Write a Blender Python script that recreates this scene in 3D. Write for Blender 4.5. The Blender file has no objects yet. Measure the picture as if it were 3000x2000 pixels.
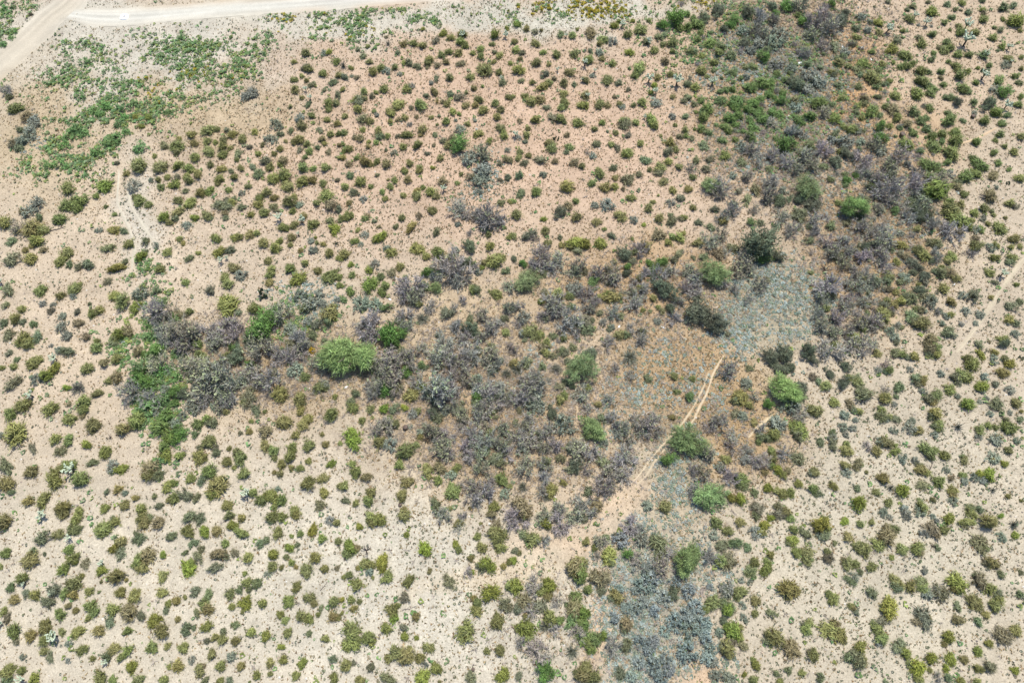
import bpy, math, re
import numpy as np
from mathutils import Vector

# ---------------------------------------------------------------- camera, sky, sun, exposure
scene = bpy.context.scene
CAM_H = 100.0
PITCH = math.radians(63.0)          # below the horizon
cam_data = bpy.data.cameras.new("camera")
cam_data.sensor_fit = 'HORIZONTAL'
cam_data.sensor_width = 36.0
cam_data.lens = 24.0
cam_data.clip_end = 6000.0
cam = bpy.data.objects.new("camera", cam_data)
cam.location = (0.0, 0.0, CAM_H)
cam.rotation_euler = (math.radians(90.0) - PITCH, 0.0, 0.0)
scene.collection.objects.link(cam)
scene.camera = cam

SUN_EL = math.radians(66.0)
SUN_AZ = math.radians(20.0)         # clockwise from +Y
world = bpy.data.worlds.new("World")
scene.world = world
world.use_nodes = True
wn = world.node_tree.nodes
wn.clear()
w_out = wn.new('ShaderNodeOutputWorld')
w_bg = wn.new('ShaderNodeBackground')
w_sky = wn.new('ShaderNodeTexSky')
w_sky.sky_type = 'NISHITA'
w_sky.sun_disc = False
w_sky.sun_elevation = SUN_EL
w_sky.sun_rotation = SUN_AZ
w_sky.altitude = 900.0
w_sky.dust_density = 1.5
w_bg.inputs['Strength'].default_value = 0.13
world.node_tree.links.new(w_sky.outputs[0], w_bg.inputs['Color'])
world.node_tree.links.new(w_bg.outputs[0], w_out.inputs['Surface'])

sun_data = bpy.data.lights.new("sun", 'SUN')
sun_data.energy = 3.7
sun_data.angle = math.radians(0.6)
sun_data.color = (1.0, 0.945, 0.855)
sun = bpy.data.objects.new("sun", sun_data)
to_sun = Vector((math.sin(SUN_AZ) * math.cos(SUN_EL), math.cos(SUN_AZ) * math.cos(SUN_EL), math.sin(SUN_EL)))
sun.rotation_euler = to_sun.to_track_quat('Z', 'Y').to_euler()
sun.location = (0, 0, 200)
scene.collection.objects.link(sun)

scene.view_settings.view_transform = 'Standard'
scene.view_settings.look = 'None'
scene.view_settings.gamma = 1.0
scene.view_settings.use_curve_mapping = False
scene.view_settings.exposure = 0.92
# Plants of the place, surveyed tile by tile: column row | x y radius kind
PLANTS = {
(0,0): "5 8 3w,12 7 3w,28 13 2.5d,3 41 4w,10 35 3w,13 30 3w,4 83 5b,8 89 4d,13 98 7c,24 106 6c,30 109 6s,32 114 5s,28 118 6s,18 119 4d,25 125 6s,11 131 6d,20 129 6s,16 135 5d,70 83 2w,74 90 4w,79 58 4w,96 97 5w,86 101 4w,91 105 4w,124 106 4C,135 106 4C,129 115 3C,114 107 4w,108 114 4w,115 121 4w,69 119 6w,76 122 5w,62 126 5w,58 134 5w,105 126 6w,112 97 5w,122 95 5w,128 136 6w,150 132 5d,153 103 4w,88 139 5w,100 132 5w,127 151 8c,146 151 7c,141 142 3c,107 149 3d,50 150 5w,40 152 4w,60 152 4w",
(1,0): "8 34 3w,54 70 3w,9 89 4w,18 112 2C,74 84 7s,68 88 5s,124 48 5c,145 47 4C,140 49 3s,113 56 3c,152 55 5c,126 62 6c,123 62 4d,139 66 5c,113 72 4c,120 69 3c,125 73 3c,113 81 5c,129 77 3.5d,154 69 4c,149 75 4d,141 82 3d,153 86 4d,124 82 2.5o,128 90 3o,126 95 4d,120 89 3c,110 97 3c,145 94 6c,152 95 4c,145 100 4c,129 105 4c,144 109 4c,120 114 5.5c,119 108 4s,153 113 4c,97 115 5s,110 119 3d,100 122 3.5d,76 120 4c,92 128 5s,137 119 4d,33 118 6c,43 118 3c,51 118 4d,56 122 5c,65 126 6c,18 122 5c,7 126 3c,5 132 6c,20 130 5c,33 128 5c,40 130 3c,48 127 4c,47 133 5c,34 137 7c,54 135 3c,72 134 3.5d,84 132 3c,100 136 4c,105 129 3c,113 129 4c,118 127 5c,125 131 4c,139 127 4c,147 123 4c,154 122 4c,142 131 3c,135 135 3d,118 137 3.5d,126 138 4c,145 139 4d,155 133 3c,5 138 5c,22 143 5c,47 140 6c,61 140 5d,80 140 4c,94 141 3c,87 146 6d,102 147 5c,91 152 5c,36 150 4c,6 150 6c,16 153 6c,46 154 5c,64 153 4c,75 152 4d,100 150 4c,121 148 3d,123 143 3c,121 154 5c,131 154 4c,142 153 5c,155 145 3c,55 156 3d,60 146 3c",
(2,0): "24 42 3c,43 40 4u,41 34 2d,56 40 4c,15 45 3d,52 48 3d,20 51 4d,26 56 4c,2 60 5u,9 62 3c,67 39 5c,75 42 5c,87 37 4d,94 30 4C,101 35 4c,111 31 5C,112 33 3o,109 38 5c,114 42 4c,75 27 2.5C,141 31 6C,152 26 3C,151 33 3o,139 41 3c,128 45 4c,128 51 4.5c,121 49 3c,99 48 4c,108 48 5c,91 51 4c,81 54 5c,79 58 4c,88 60 4d,97 57 4c,109 58 5d,146 51 4c,140 57 3c,141 48 3d,155 58 3c,133 64 6.5c,36 62 5c,29 66 5c,42 66 4s,49 62 4c,57 58 3c,62 58 4d,70 61 4d,79 63 2d,3 70 4d,14 71 3d,10 70 2s,54 69 2.5s,145 66 4c,100 72 4.5c,87 72 4d,83 77 3s,118 71 5c,148 75 5d,147 73 2o,20 84 4c,39 82 5c,32 85 3c,28 88 4d,60 81 5c,64 80 3s,63 85 2d,122 81 4c,130 80 2c,86 84 6c,78 88 3d,100 86 4d,115 85 3c,107 90 4d,154 89 4c,1 82 3c,14 90 5c,16 93 5d,21 91 3c,88 94 4u,93 94 3c,72 96 6c,64 99 3d,52 95 6c,52 99 3c,98 95 4c,115 97 4c,126 91 5c,123 96 4c,130 101 6c,142 95 4c,147 101 4c,16 100 5c,3 106 4c,45 102 5c,46 105 4c,30 102 3c,102 103 4c,108 105 3c,19 109 5d,25 111 5c,33 106 3s,58 108 4c,53 110 3c,45 112 3c,69 107 3c,83 108 3c,90 107 2d,97 112 4c,88 115 2c,116 113 4c,123 111 2.5s,143 108 4c,105 111 2s,19 119 3c,2 122 4c,34 120 5c,36 125 5d,12 126 3d,18 127 4c,25 130 3c,32 131 3c,42 125 4c,60 123 6c,52 125 3d,75 119 5c,73 124 3c,86 124 3.5d,63 115 2.5s,109 120 4.5s,101 127 4d,125 122 6c,146 118 5c,149 124 5c,136 129 4c,25 135 3c,41 138 2d,7 136 5c,2 138 3c,2 133 2c,57 135 4c,70 132 6c,85 134 2d,107 133 9g,98 133 5c,94 129 4d,129 141 7b,117 146 7s,130 155 8s,79 141 3d,91 145 4c,49 141 3s,1 144 4c,14 145 3c,22 148 6c,27 151 3c,33 148 4c,41 150 5.5C,6 151 4c,63 150 4c,84 154 3C,71 154 4c,58 156 4c,152 138 3s,153 146 5c,146 150 3d",
(3,0): "6 5 2C,19 5 1.5C,5 22 4C,13 26 4c,21 29 3.5d,27 28 2c,60 27 2c,45 31 4d,50 33 2o,56 32 4c,73 29 6c,94 23 4C,98 19 3C,101 23 3o,111 18 3C,126 18 3c,119 26 6c,107 31 5c,84 35 5c,80 40 3c,93 38 4.5s,150 17 9g,138 22 6g,154 24 5c,140 31 5d,134 33 4d,124 37 5d,126 38 3o,131 45 5c,140 39 3d,148 39 5c,149 35 3d,148 46 3c,3 38 4c,22 39 5c,3 46 4c,9 48 4d,7 54 3c,22 56 5c,29 48 3.5c,41 49 5c,56 48 5c,67 46 2s,80 48 5s,72 46 3d,71 54 6c,67 58 3.5o,83 53 3.5c,92 58 4c,108 47 4.5C,117 60 7c,113 68 5c,126 72 4o,134 70 4c,152 74 5o,146 67 4c,142 55 5c,31 67 4d,34 59 3c,42 64 2o,53 66 5c,6 64 6c,39 72 3d,47 75 5c,29 78 6c,34 76 4c,19 75 3.5c,8 74 3d,57 77 3d,68 73 4c,65 73 2o,74 69 3s,76 65 2o,88 72 6c,98 75 4d,107 81 3d,131 77 3C,132 84 3o,128 84 3C,133 94 5s,129 91 2o,148 88 3c,47 85 5c,12 88 4c,18 92 6c,26 92 5c,49 93 6c,46 98 4c,66 86 5c,70 88 2.5o,66 95 6c,32 98 4d,82 93 5c,88 95 4c,80 97 4c,94 88 2.5c,99 94 4c,101 97 3.5s,120 93 5c,112 95 3c,1 89 3c,22 109 6c,38 107 5d,45 108 5c,48 112 3c,61 111 6c,7 111 3d,83 112 4c,76 118 4c,103 109 5c,104 113 6d,114 111 4c,129 109 6c,132 114 5c,122 107 2o,148 106 4s,150 114 2.5c,15 118 3c,14 123 5c,3 124 3o,6 126 3s,12 130 3d,41 127 3.5n,51 123 3.5c,37 134 7c,33 131 4c,52 134 5c,50 139 3d,78 131 4d,92 132 4c,97 135 4d,88 120 2d,96 121 3c,107 123 4d,118 131 4c,107 139 6.5c,137 124 2c,144 130 5c,144 138 6d,151 136 4c,154 124 4d,7 139 4c,6 144 4c,16 142 4c,26 146 5d,39 147 4c,11 149 4d,57 148 5d,64 152 4c,74 143 3s,69 139 2b,80 156 4c,93 153 4d,123 146 5d,135 152 6c,144 147 4c,154 152 4c,127 155 3c",
(4,0): "33 9 8t,20 16 6t,47 18 6g,44 22 5g,60 10 8t,72 14 7b,83 4 6t,86 12 5g,85 18 5b,98 5 7g,108 4 6b,112 18 6g,125 17 9b,133 24 8b,118 30 6b,146 18 8t,150 13 6t,138 3 5g,4 24 5c,13 21 6c,10 16 4c,17 29 4c,5 12 4c,26 29 3d,38 26 5t,25 38 6c,14 35 4c,36 42 5d,56 27 6s,57 38 6t,67 27 6b,75 30 5b,10 45 5d,8 46 4c,18 50 4c,45 50 5d,34 47 5c,63 46 5s,75 51 7g,70 40 7s,84 38 8s,90 32 7s,86 60 6s,100 62 6s,116 59 5d,127 61 4d,113 48 5b,130 40 5b,140 42 6d,150 48 5s,145 58 5c,152 60 4c,29 56 4c,18 63 6c,29 64 3d,47 65 5d,58 60 5d,65 60 4d,59 70 4s,22 69 3c,28 75 4o,5 76 4d,12 79 5c,35 83 4d,36 71 2d,46 80 5c,106 76 8t,97 74 4t,118 70 8s,125 76 8s,115 82 7s,140 67 4d,140 76 2d,63 79 6c,73 75 6c,81 75 5c,80 86 5c,2 91 4d,17 91 4c,35 91 5d,50 92 7d,45 95 4c,65 93 6c,72 90 5c,90 93 5g,103 93 6d,125 93 7c,139 95 4d,3 106 4d,24 99 7c,19 107 6c,44 108 6c,52 105 5c,40 114 5c,60 98 6c,69 102 7c,75 108 6c,83 102 6d,90 104 5d,80 112 5b,65 115 6d,62 110 4d,105 98 6s,108 110 6d,118 106 7c,130 103 5b,141 108 6C,155 118 6c,3 119 4c,3 124 3c,9 126 3d,11 118 2c,16 120 2.5c,25 121 4d,31 114 3d,37 128 4.5d,49 127 4c,63 125 6d,20 133 5d,38 141 6c,53 135 5s,63 137 6b,96 131 12g,100 120 6b,108 123 5s,118 132 6d,113 142 7b,130 135 7b,140 122 5d,138 128 5s,149 130 7s,150 140 6t,13 146 5d,25 146 4d,55 148 5d,70 148 4b,84 142 6b,80 154 4d,95 148 6b,105 153 6b,120 150 6b,140 148 6t,8 154 4b,22 155 4d,130 152 5d",
(5,0): "7 15 5s,3 25 5d,13 28 4.5s,16 20 3s,23 20 4.5C,24 30 4c,32 27 4o,3 33 4c,20 6 1.5d,32 1 3d,50 8 3d,55 5 4d,69 1 3d,73 9 6.5C,87 3 4d,100 2 4c,119 0 3d,120 8 4c,139 6 6d,148 4 4d,94 8 3d,99 9 2d,106 11 3.5d,91 15 4d,52 17 5c,57 15 3o,68 21 3.5o,60 23 2s,72 24 2s,84 21 3c,89 27 2c,97 23 4c,99 29 5c,104 24 4.5o,113 28 5.5c,120 17 5c,120 12 3d,138 17 3c,151 18 7C,130 25 3c,136 27 4d,154 27 3c,46 28 3c,41 36 4d,61 34 4d,62 40 5c,74 31 5c,35 43 7C,47 49 7c,104 38 6o,129 34 4.5c,138 42 4c,143 44 3o,133 46 2d,86 38 5d,84 44 6c,90 43 5c,79 43 3d,75 48 4c,72 54 4d,97 49 5c,107 49 4c,120 50 5d,122 50 3o,18 47 4c,10 57 6c,5 62 5d,7 68 4d,18 70 8c,23 64 4c,27 59 4c,43 60 4c,50 60 5c,55 58 4c,37 57 2.5c,63 64 6c,57 66 2.5n,70 66 3d,81 65 5d,81 71 3c,95 60 6c,99 68 7c,88 56 3c,106 65 3c,115 62 2.5c,120 65 3n,125 59 4c,120 70 4.5o,114 75 4c,140 59 4s,145 53 5c,145 57 2o,155 52 3c,135 72 6c,149 69 4c,153 75 4d,155 63 3c,34 73 4c,22 79 4d,4 79 4c,66 74 7c,59 74 3d,70 77 4d,83 77 4c,72 84 5c,75 81 4c,102 79 7c,106 83 4d,132 83 5s,139 84 7g,60 85 7c,40 86 7c,23 88 4d,12 89 6c,10 94 4d,88 88 5.5d,97 93 6t,111 93 4d,125 95 8t,141 97 4o,154 88 4c,153 95 5c,19 100 8c,37 99 6c,30 97 4c,56 102 6d,71 98 5c,25 105 4d,40 107 6c,50 113 5c,64 109 4d,90 109 8c,88 103 4d,101 110 3d,110 107 2a,111 103 3s,121 110 6c,132 103 5C,142 105 4d,138 112 5c,68 117 5d,56 121 5c,25 115 6g,26 126 8g,43 117 3d,45 124 2.5a,50 132 7c,74 124 6c,82 122 5c,95 120 6c,95 128 8c,75 133 8c,114 129 6c,135 122 5c,131 128 3c,155 125 4c,62 138 4d,92 140 9c,70 150 8c,88 148 5c,131 138 6c,140 134 3c,148 138 5c,110 144 4c,118 150 7c,134 149 4c,20 132 6b,6 130 5s,4 120 5s,42 143 8b,25 140 6s,10 145 7b,32 152 6b,50 150 4s,8 155 5b,82 156 6c,144 155 3c",
(0,1): "115 2 4c,95 12 7C,61 15 7c,59 30 8c,71 27 8c,70 34 5c,53 44 6c,87 22 4c,97 32 2.5c,105 39 3c,122 14 6s,127 26 7c,135 30 5c,124 23 4c,138 8 3s,145 7 4c,153 5 4c,147 14 4c,155 13 3c,150 42 6C,155 46 4c,3 47 7c,34 30 6s,24 38 6s,35 42 5d,28 50 10c,38 53 6c,15 52 5b,20 37 4c,104 53 6c,113 55 4d,90 54 3s,9 64 5d,32 64 6c,28 68 4c,22 72 4c,39 72 4c,27 79 7c,9 82 7d,61 74 6c,54 82 6c,63 85 4d,71 88 4d,80 86 6d,98 70 6d,118 65 5.5c,133 64 4d,143 69 3s,153 74 5c,128 78 6.5C,133 74 3d,107 87 8C,114 83 4d,148 90 5c,155 85 2n,98 101 4d,0 102 3o,6 108 6d,36 108 7c,68 107 6c,73 104 3c,54 114 5c,67 115 3s,104 114 6c,113 119 7c,123 124 6.5C,128 112 6s,131 106 3c,143 109 5d,146 121 6d,5 122 3.5d,39 122 3.5s,46 128 4d,49 123 2.5s,19 126 5c,12 134 8c,20 138 4d,3 139 4d,30 140 4.5d,57 133 4s,70 129 4d,82 122 2d,83 131 5c,91 128 5c,71 139 5d,55 143 5.5s,61 151 5s,78 152 5d,6 150 6d,22 154 7c,33 152 5d,108 148 8C,116 147 6c,104 154 5c,141 128 8b,143 133 7s,150 143 7b,135 142 5w,140 150 7w,152 150 7b,88 156 4c,155 130 5b",
(1,1): "3 12 5.5c,5 5 4d,14 3 4c,24 2 6c,17 8 5c,44 5 5c,43 11 3.5c,58 5 4c,80 2 5d,94 5 6c,104 4 6c,106 13 6.5c,120 9 6c,130 8 4.5c,139 11 5c,153 8 3d,71 14 3.5c,52 17 4c,13 18 3d,26 20 6c,34 17 6c,6 26 5c,16 29 7c,5 37 6c,3 43 5d,46 30 7d,55 29 4.5c,51 26 4d,58 25 3d,65 20 3s,65 33 4d,49 38 3.5c,50 43 3d,81 23 5c,80 30 5c,88 18 5.5c,95 24 4.5c,94 32 5d,97 36 3d,86 38 5c,73 40 4c,109 28 6c,113 23 4c,118 31 4s,112 36 4c,142 22 7c,134 29 4c,146 32 6d,154 35 4d,21 42 5.5C,32 41 5.5c,36 43 3d,14 49 4.5s,100 43 4o,104 51 6c,114 49 4.5c,121 45 3.5o,121 41 4c,130 48 6c,146 45 4.5d,149 53 6.5C,156 45 3c,7 62 4c,11 66 3c,41 61 5.5c,58 60 6c,63 60 4c,71 58 5c,79 56 4c,85 66 6c,95 71 6c,100 64 4c,111 61 5c,117 58 2o,110 68 3c,129 64 3.5s,133 61 2C,134 66 2.5c,140 67 3c,152 67 3n,146 75 5c,131 73 5s,119 73 3c,43 73 6.5C,54 72 5d,25 75 3c,16 80 4d,46 82 3o,51 80 2o,57 88 6C,89 82 5c,92 91 6c,90 95 4c,90 102 5c,86 112 6.5n,124 84 4c,111 89 5.5c,117 98 7C,135 91 5c,146 95 8c,155 80 4c,154 98 4c,155 105 4c,49 97 5c,52 103 6c,64 95 5s,36 109 5.5d,14 103 4c,52 121 11c,54 128 5d,62 130 4d,78 126 7c,10 131 6d,17 129 4c,5 135 5w,120 115 6s,136 112 5s,128 120 8s,123 126 6d,140 123 5s,146 130 10c,145 138 6d,153 118 4s,99 130 8b,95 137 4d,15 148 10b,33 145 8b,52 142 9b,60 150 7b,45 153 7b,5 150 8b,80 143 13g,92 141 7g,74 152 8t,84 154 6t,110 145 7s,118 153 8b,125 138 6s,133 142 5d,130 150 6d,51 151 2.5y",
(2,1): "8 4 4d,17 9 5.5c,33 4 2.5d,4 14 4.5c,11 19 5d,27 14 3.5c,7 29 3.5c,21 26 3.5s,49 8 4c,43 8 2c,45 14 4c,37 19 4c,40 25 4c,61 8 4.5c,58 1 3c,71 0 4c,57 22 4c,69 23 5c,69 18 3.5c,75 15 3c,82 19 5.5c,87 23 5c,94 17 3o,93 9 5.5c,106 11 3c,110 3 2.5c,127 9 8s,120 5 4d,130 2 8s,127 19 4s,146 8 3d,153 6 4d,7 41 6c,1 43 4c,21 43 4c,24 41 3.5c,30 46 3d,56 43 4c,50 51 3.5d,64 50 6.5c,71 41 3.5d,84 36 5.5c,110 34 7b,115 38 5b,136 42 11b,128 39 6b,147 44 5b,107 49 3s,147 29 4d,155 28 3c,15 54 3c,22 58 4s,36 60 6C,31 63 4c,12 64 4.5c,18 67 3s,45 74 6c,42 71 4s,35 51 2.5c,69 70 7c,87 56 5d,118 68 7.5t,119 57 3b,135 58 3.5c,137 68 5.5c,155 60 4c,3 77 5c,9 85 3.5C,10 95 4c,8 110 5c,1 106 2C,2 118 4d,26 91 4C,31 86 4.5s,26 104 7C,36 97 4d,46 93 6d,53 87 4.5c,41 105 5c,37 111 5c,58 98 4c,90 75 7c,77 78 5c,105 73 5s,100 78 5d,114 84 6t,121 87 4t,103 92 12b,95 88 6b,108 98 7b,88 95 6b,78 93 6g,84 88 4d,140 82 10c,132 84 5c,147 79 5c,129 89 3C,122 85 2.5C,151 91 5d,125 93 4s,63 106 10b,68 112 7b,58 114 6b,65 118 6b,86 108 6q,76 105 5d,142 112 7c,124 108 5d,113 119 4b,155 106 5b,154 126 6b,20 121 8s,32 122 7s,39 126 5d,97 130 6d,82 125 5b,71 122 4c,74 135 9v,58 133 6b,52 136 5d,60 140 6b,55 140 3C,120 145 8t,131 131 6b,105 126 4b,108 143 6b,137 146 6b,143 141 5b,90 150 4b,118 136 5d,28 143 11b,20 140 6b,46 148 13g,55 151 6g,113 154 6b,150 135 5d,128 152 5b",
(3,1): "6 4 5d,29 3 4s,81 3 5c,95 5 4c,107 6 7d,117 2 4d,136 1 4d,139 9 5C,148 17 4.5c,8 20 5d,23 18 7c,50 14 6.5c,73 10 4c,86 14 6c,95 15 4c,102 16 3c,110 24 5c,1 27 3c,59 27 4c,52 31 5c,76 31 4s,88 30 6s,130 28 3c,126 33 5c,135 22 2c,147 29 4s,155 24 4d,4 40 6c,44 38 6.5t,60 41 6c,29 44 3C,78 46 5c,100 40 7c,112 45 4s,85 53 2.5c,92 59 4d,121 49 2C,136 43 5c,147 45 5d,146 40 3d,155 43 3d,1 59 4c,17 58 6d,20 63 4b,30 54 5c,33 65 5c,44 61 3d,46 68 4c,60 64 9C,67 66 6C,54 68 5c,60 72 5d,81 66 5.5C,111 62 2c,135 58 6d,124 67 6c,118 69 5b,113 73 4c,148 60 5c,155 60 5c,145 65 4c,154 75 5d,149 81 4d,2 80 4d,30 72 6b,25 78 7b,20 86 6b,44 82 6b,33 88 7b,60 86 6b,57 92 6b,67 92 4d,10 85 4g,12 100 13q,104 75 8t,106 87 5g,95 83 4c,106 93 5t,127 84 5g,138 84 7g,130 89 5g,145 92 5b,135 95 6b,123 93 5b,80 93 6b,92 94 7b,94 98 5b,88 90 4d,75 101 5q,140 107 12t,130 116 4c,118 107 6b,110 112 5b,113 120 6b,92 115 8c,88 113 5c,98 116 4d,58 108 8s,52 114 5c,68 113 6b,76 117 5b,74 108 4b,40 112 6c,30 110 4d,38 118 7b,42 126 8b,35 125 6b,56 124 4d,72 126 5b,50 136 9b,58 138 6d,67 138 5b,94 130 5.5b,100 133 4d,81 130 4d,85 138 4b,92 143 4s,10 135 6s,5 140 4b,28 133 5b,8 124 4b,18 147 9c,10 150 5s,25 150 5c,38 151 4d,48 153 4c,68 143 7d,60 148 4b,145 126 6t,138 128 4d,150 135 5b,153 120 5b,120 147 5d,117 152 6b,109 143 3b,134 138 4s,90 155 4b",
(4,1): "10 5 4c,6 15 5c,0 25 3d,26 13 8q,37 15 7b,34 20 5b,47 4 4s,60 5 5b,52 18 4d,60 24 5d,67 17 5d,82 10 6b,78 22 7b,92 25 8t,92 18 5s,117 15 15q,120 28 9t,105 25 6t,152 7 6g,150 12 4d,137 50 6d,10 33 4c,30 34 5d,48 29 4c,46 36 6b,65 34 4b,38 44 6c,36 40 5b,64 46 5q,72 47 4d,92 41 6b,108 40 8d,110 37 6d,122 45 6b,100 55 5b,2 42 4c,15 46 5d,27 51 5d,36 58 5b,1 56 3c,14 64 6c,25 64 7b,34 75 6d,47 69 6d,42 73 4b,20 78 4d,74 67 20t,88 78 6t,75 78 7g,65 80 4c,55 87 8b,62 90 5b,30 93 14q,15 97 6b,12 100 5b,35 103 5b,5 90 6b,10 110 6b,3 108 5b,48 108 4b,14 126 14t,31 139 12t,72 104 6b,78 100 4d,60 118 4b,118 93 3d,132 90 5x,140 75 6b,135 63 6b,148 65 6b,153 75 5b,148 85 5b,138 99 5C,133 105 9b,136 110 7t,128 118 6b,153 102 5b,152 115 5b,133 125 5c,125 130 5b,140 136 6b,150 125 6b,130 147 6b,142 148 6b,152 145 5b,128 140 5b,155 152 4c,108 52 4b,122 55 5b",
(5,1): "-1 34 16p,2 3 4g,12 3 5b,35 4 5b,58 3 6b,22 8 5b,72 5 7c,80 8 7b,90 2 4s,104 4 7c,116 3 5c,130 3 6c,154 5 5c,15 15 5t,24 18 7b,35 16 8b,28 25 6b,38 28 6b,55 13 7b,75 17 11C,66 20 6c,85 17 5c,60 18 6b,96 14 5c,97 10 4d,103 20 5c,142 11 2.5n,132 15 3s,127 22 8c,145 28 6c,150 32 4d,54 27 5t,62 30 7b,50 35 6b,58 36 6t,68 37 8t,62 43 6t,52 43 5b,25 35 5b,39 36 4q,88 34 9c,90 28 5c,100 30 4c,98 43 9c,106 50 5c,109 45 3c,74 50 6b,70 45 5t,60 53 5c,92 53 8b,97 56 4d,112 38 5c,121 34 5c,128 37 3d,124 48 3c,130 41 2.5c,140 43 2.5c,119 44 3s,113 54 4s,118 53 4c,136 52 7c,150 61 7c,113 62 4d,113 69 6c,108 75 4b,132 68 4c,126 70 4s,145 70 3.5c,153 69 3c,8 50 6b,25 52 5b,18 60 5b,43 57 4s,30 62 8b,10 69 6t,4 74 4d,8 78 6b,22 67 5b,25 76 8b,12 80 3t,45 68 6c,44 75 5d,47 79 4d,75 66 6c,65 76 8c,60 73 5c,77 77 5b,73 83 4d,55 84 6t,60 88 6t,90 77 7c,88 83 4c,55 93 4t,65 96 6t,66 101 5d,76 92 4d,82 94 6d,90 93 6c,95 98 5c,82 89 3c,32 96 6c,30 89 5b,47 98 6s,12 98 5b,20 101 5b,4 95 5b,32 108 5d,5 107 6b,15 106 5s,62 109 6.5t,66 115 5d,83 107 6c,52 116 7d,45 119 6c,38 122 5c,73 115 4c,72 120 6s,12 118 6b,90 120 6c,110 113 6d,101 115 4s,127 116 3c,150 104 3c,126 93 5c,137 95 4o,130 102 3d,130 79 5c,148 79 5c,143 84 4d,145 124 6d,154 120 4d,28 131 8c,28 122 5d,35 130 4d,54 132 7d,66 129 3s,78 129 3s,64 139 8c,55 138 4d,85 133 3s,90 132 4c,103 128 4.5s,117 132 5s,99 141 3s,112 140 3s,144 136 5c,150 140 4d,142 141 2s,88 147 7d,92 152 4s,82 140 4s,148 149 4s,139 153 7c,8 140 6b,18 138 6b,10 138 4c,4 130 4b,34 147 4s,38 153 4s,18 145 4b,4 153 6c,72 154 7c,42 141 3s",
(0,2): "16 0 5c,24 2 6c,47 4 2s,60 8 6d,53 8 4s,50 15 4o,87 5 7c,104 1 5d,7 10 4d,15 16 3d,1 23 3c,12 23 4c,29 18 7c,49 24 6.5C,42 31 7C,35 34 5s,12 37 6d,106 15 7c,95 19 5c,79 24 6.5c,106 32 8c,99 35 5c,61 42 4C,70 42 5b,89 46 6.5c,28 49 4o,20 57 7c,44 61 6.5c,7 65 7c,63 57 3d,76 56 8c,75 63 7c,75 67 4c,62 71 7c,85 77 8.5c,14 84 10c,1 86 3s,50 88 6c,62 90 6c,54 100 5.5d,29 98 5d,78 94 5.5C,95 101 7c,84 111 5d,4 113 7d,27 118 9c,62 113 8c,54 116 4c,65 118 6o,73 127 7c,48 127 9c,104 114 5s,110 117 6C,102 118 4c,4 130 9c,10 138 4d,26 146 6c,38 146 7c,57 153 7c,73 155 5c,107 135 5.5c,98 138 3d,115 139 3s,124 144 4.5c,113 150 7c,96 152 5.5c,129 154 5c,142 142 3d,146 151 4d,153 133 6c,155 145 4c,126 9 6c,133 11 5c,143 6 9c,150 2 6s,145 10 6w,130 24 9w,128 28 7g,145 20 8b,148 26 7w,155 27 4s,135 36 7g,118 45 8b,124 38 7w,140 40 8w,138 53 8b,136 60 8w,145 63 5s,150 70 9c,148 78 7c,155 88 8C,151 97 7c,152 105 6C,146 110 6w,125 72 9c,128 66 6d,112 80 8c,120 76 6c,101 88 3x,138 115 7c,136 122 7c,145 123 5d,153 45 6s,152 53 8w",
(1,2): "10 2 8b,25 2 5c,40 2 6b,60 12 9t,58 5 6g,50 13 5c,80 5 9b,75 3 6b,88 4 6b,110 4 7d,120 5 8b,125 2 6d,116 10 5b,130 9 2.5y,104 15 7b,115 24 8s,110 28 5s,135 20 7b,140 24 5b,97 12 5b,20 22 8b,25 12 5c,30 25 12b,42 30 12b,48 20 6b,35 38 11b,50 45 9b,52 52 8b,38 50 7b,30 52 7b,45 58 6b,58 35 6b,66 37 5s,75 26 6b,72 20 5g,88 32 8b,85 38 6b,95 28 5b,92 22 4x,11 18 4s,14 26 3w,5 32 6w,3 45 7g,10 48 7t,20 46 7t,18 58 5s,22 64 5s,40 60 5s,50 65 3.5c,3 56 5c,12 68 4s,4 75 5s,6 82 8g,3 90 6g,12 85 5w,70 52 7d,68 55 4c,100 47 8c,98 51 4d,136 41 8c,142 39 6s,122 33 5c,118 53 7.5c,150 50 3c,78 63 5d,86 64 2.5c,119 63 5c,112 62 1.5x,148 66 7c,126 70 6c,121 76 6c,103 74 8c,24 75 6c,37 74 6d,33 70 5c,22 85 4d,34 91 9c,40 97 4d,42 102 4d,25 105 8c,27 97 4d,8 105 6c,85 83 8c,72 83 4c,64 84 2.5d,74 73 2.5c,114 86 5c,86 96 6c,94 100 5.5c,95 106 4c,126 95 8c,142 95 4c,139 85 2.5c,155 93 3c,54 98 3c,60 101 4c,63 107 7c,58 116 3c,51 110 6c,110 97 5c,110 105 6.5c,101 113 5c,111 115 4c,119 116 4c,126 109 4c,147 112 4.5C,35 119 7c,28 127 6d,67 121 6c,18 126 6c,43 133 9c,38 140 6c,15 141 6d,24 143 4d,3 143 6c,2 131 4c,76 138 5c,70 140 4.5o,82 145 6c,92 141 8c,102 145 6c,95 152 3.5c,98 135 3s,95 120 3c,101 121 4c,126 129 8c,140 126 5.5c,141 139 7c,137 150 5d,155 133 4c,52 150 6.5c,115 155 5c",
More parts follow.
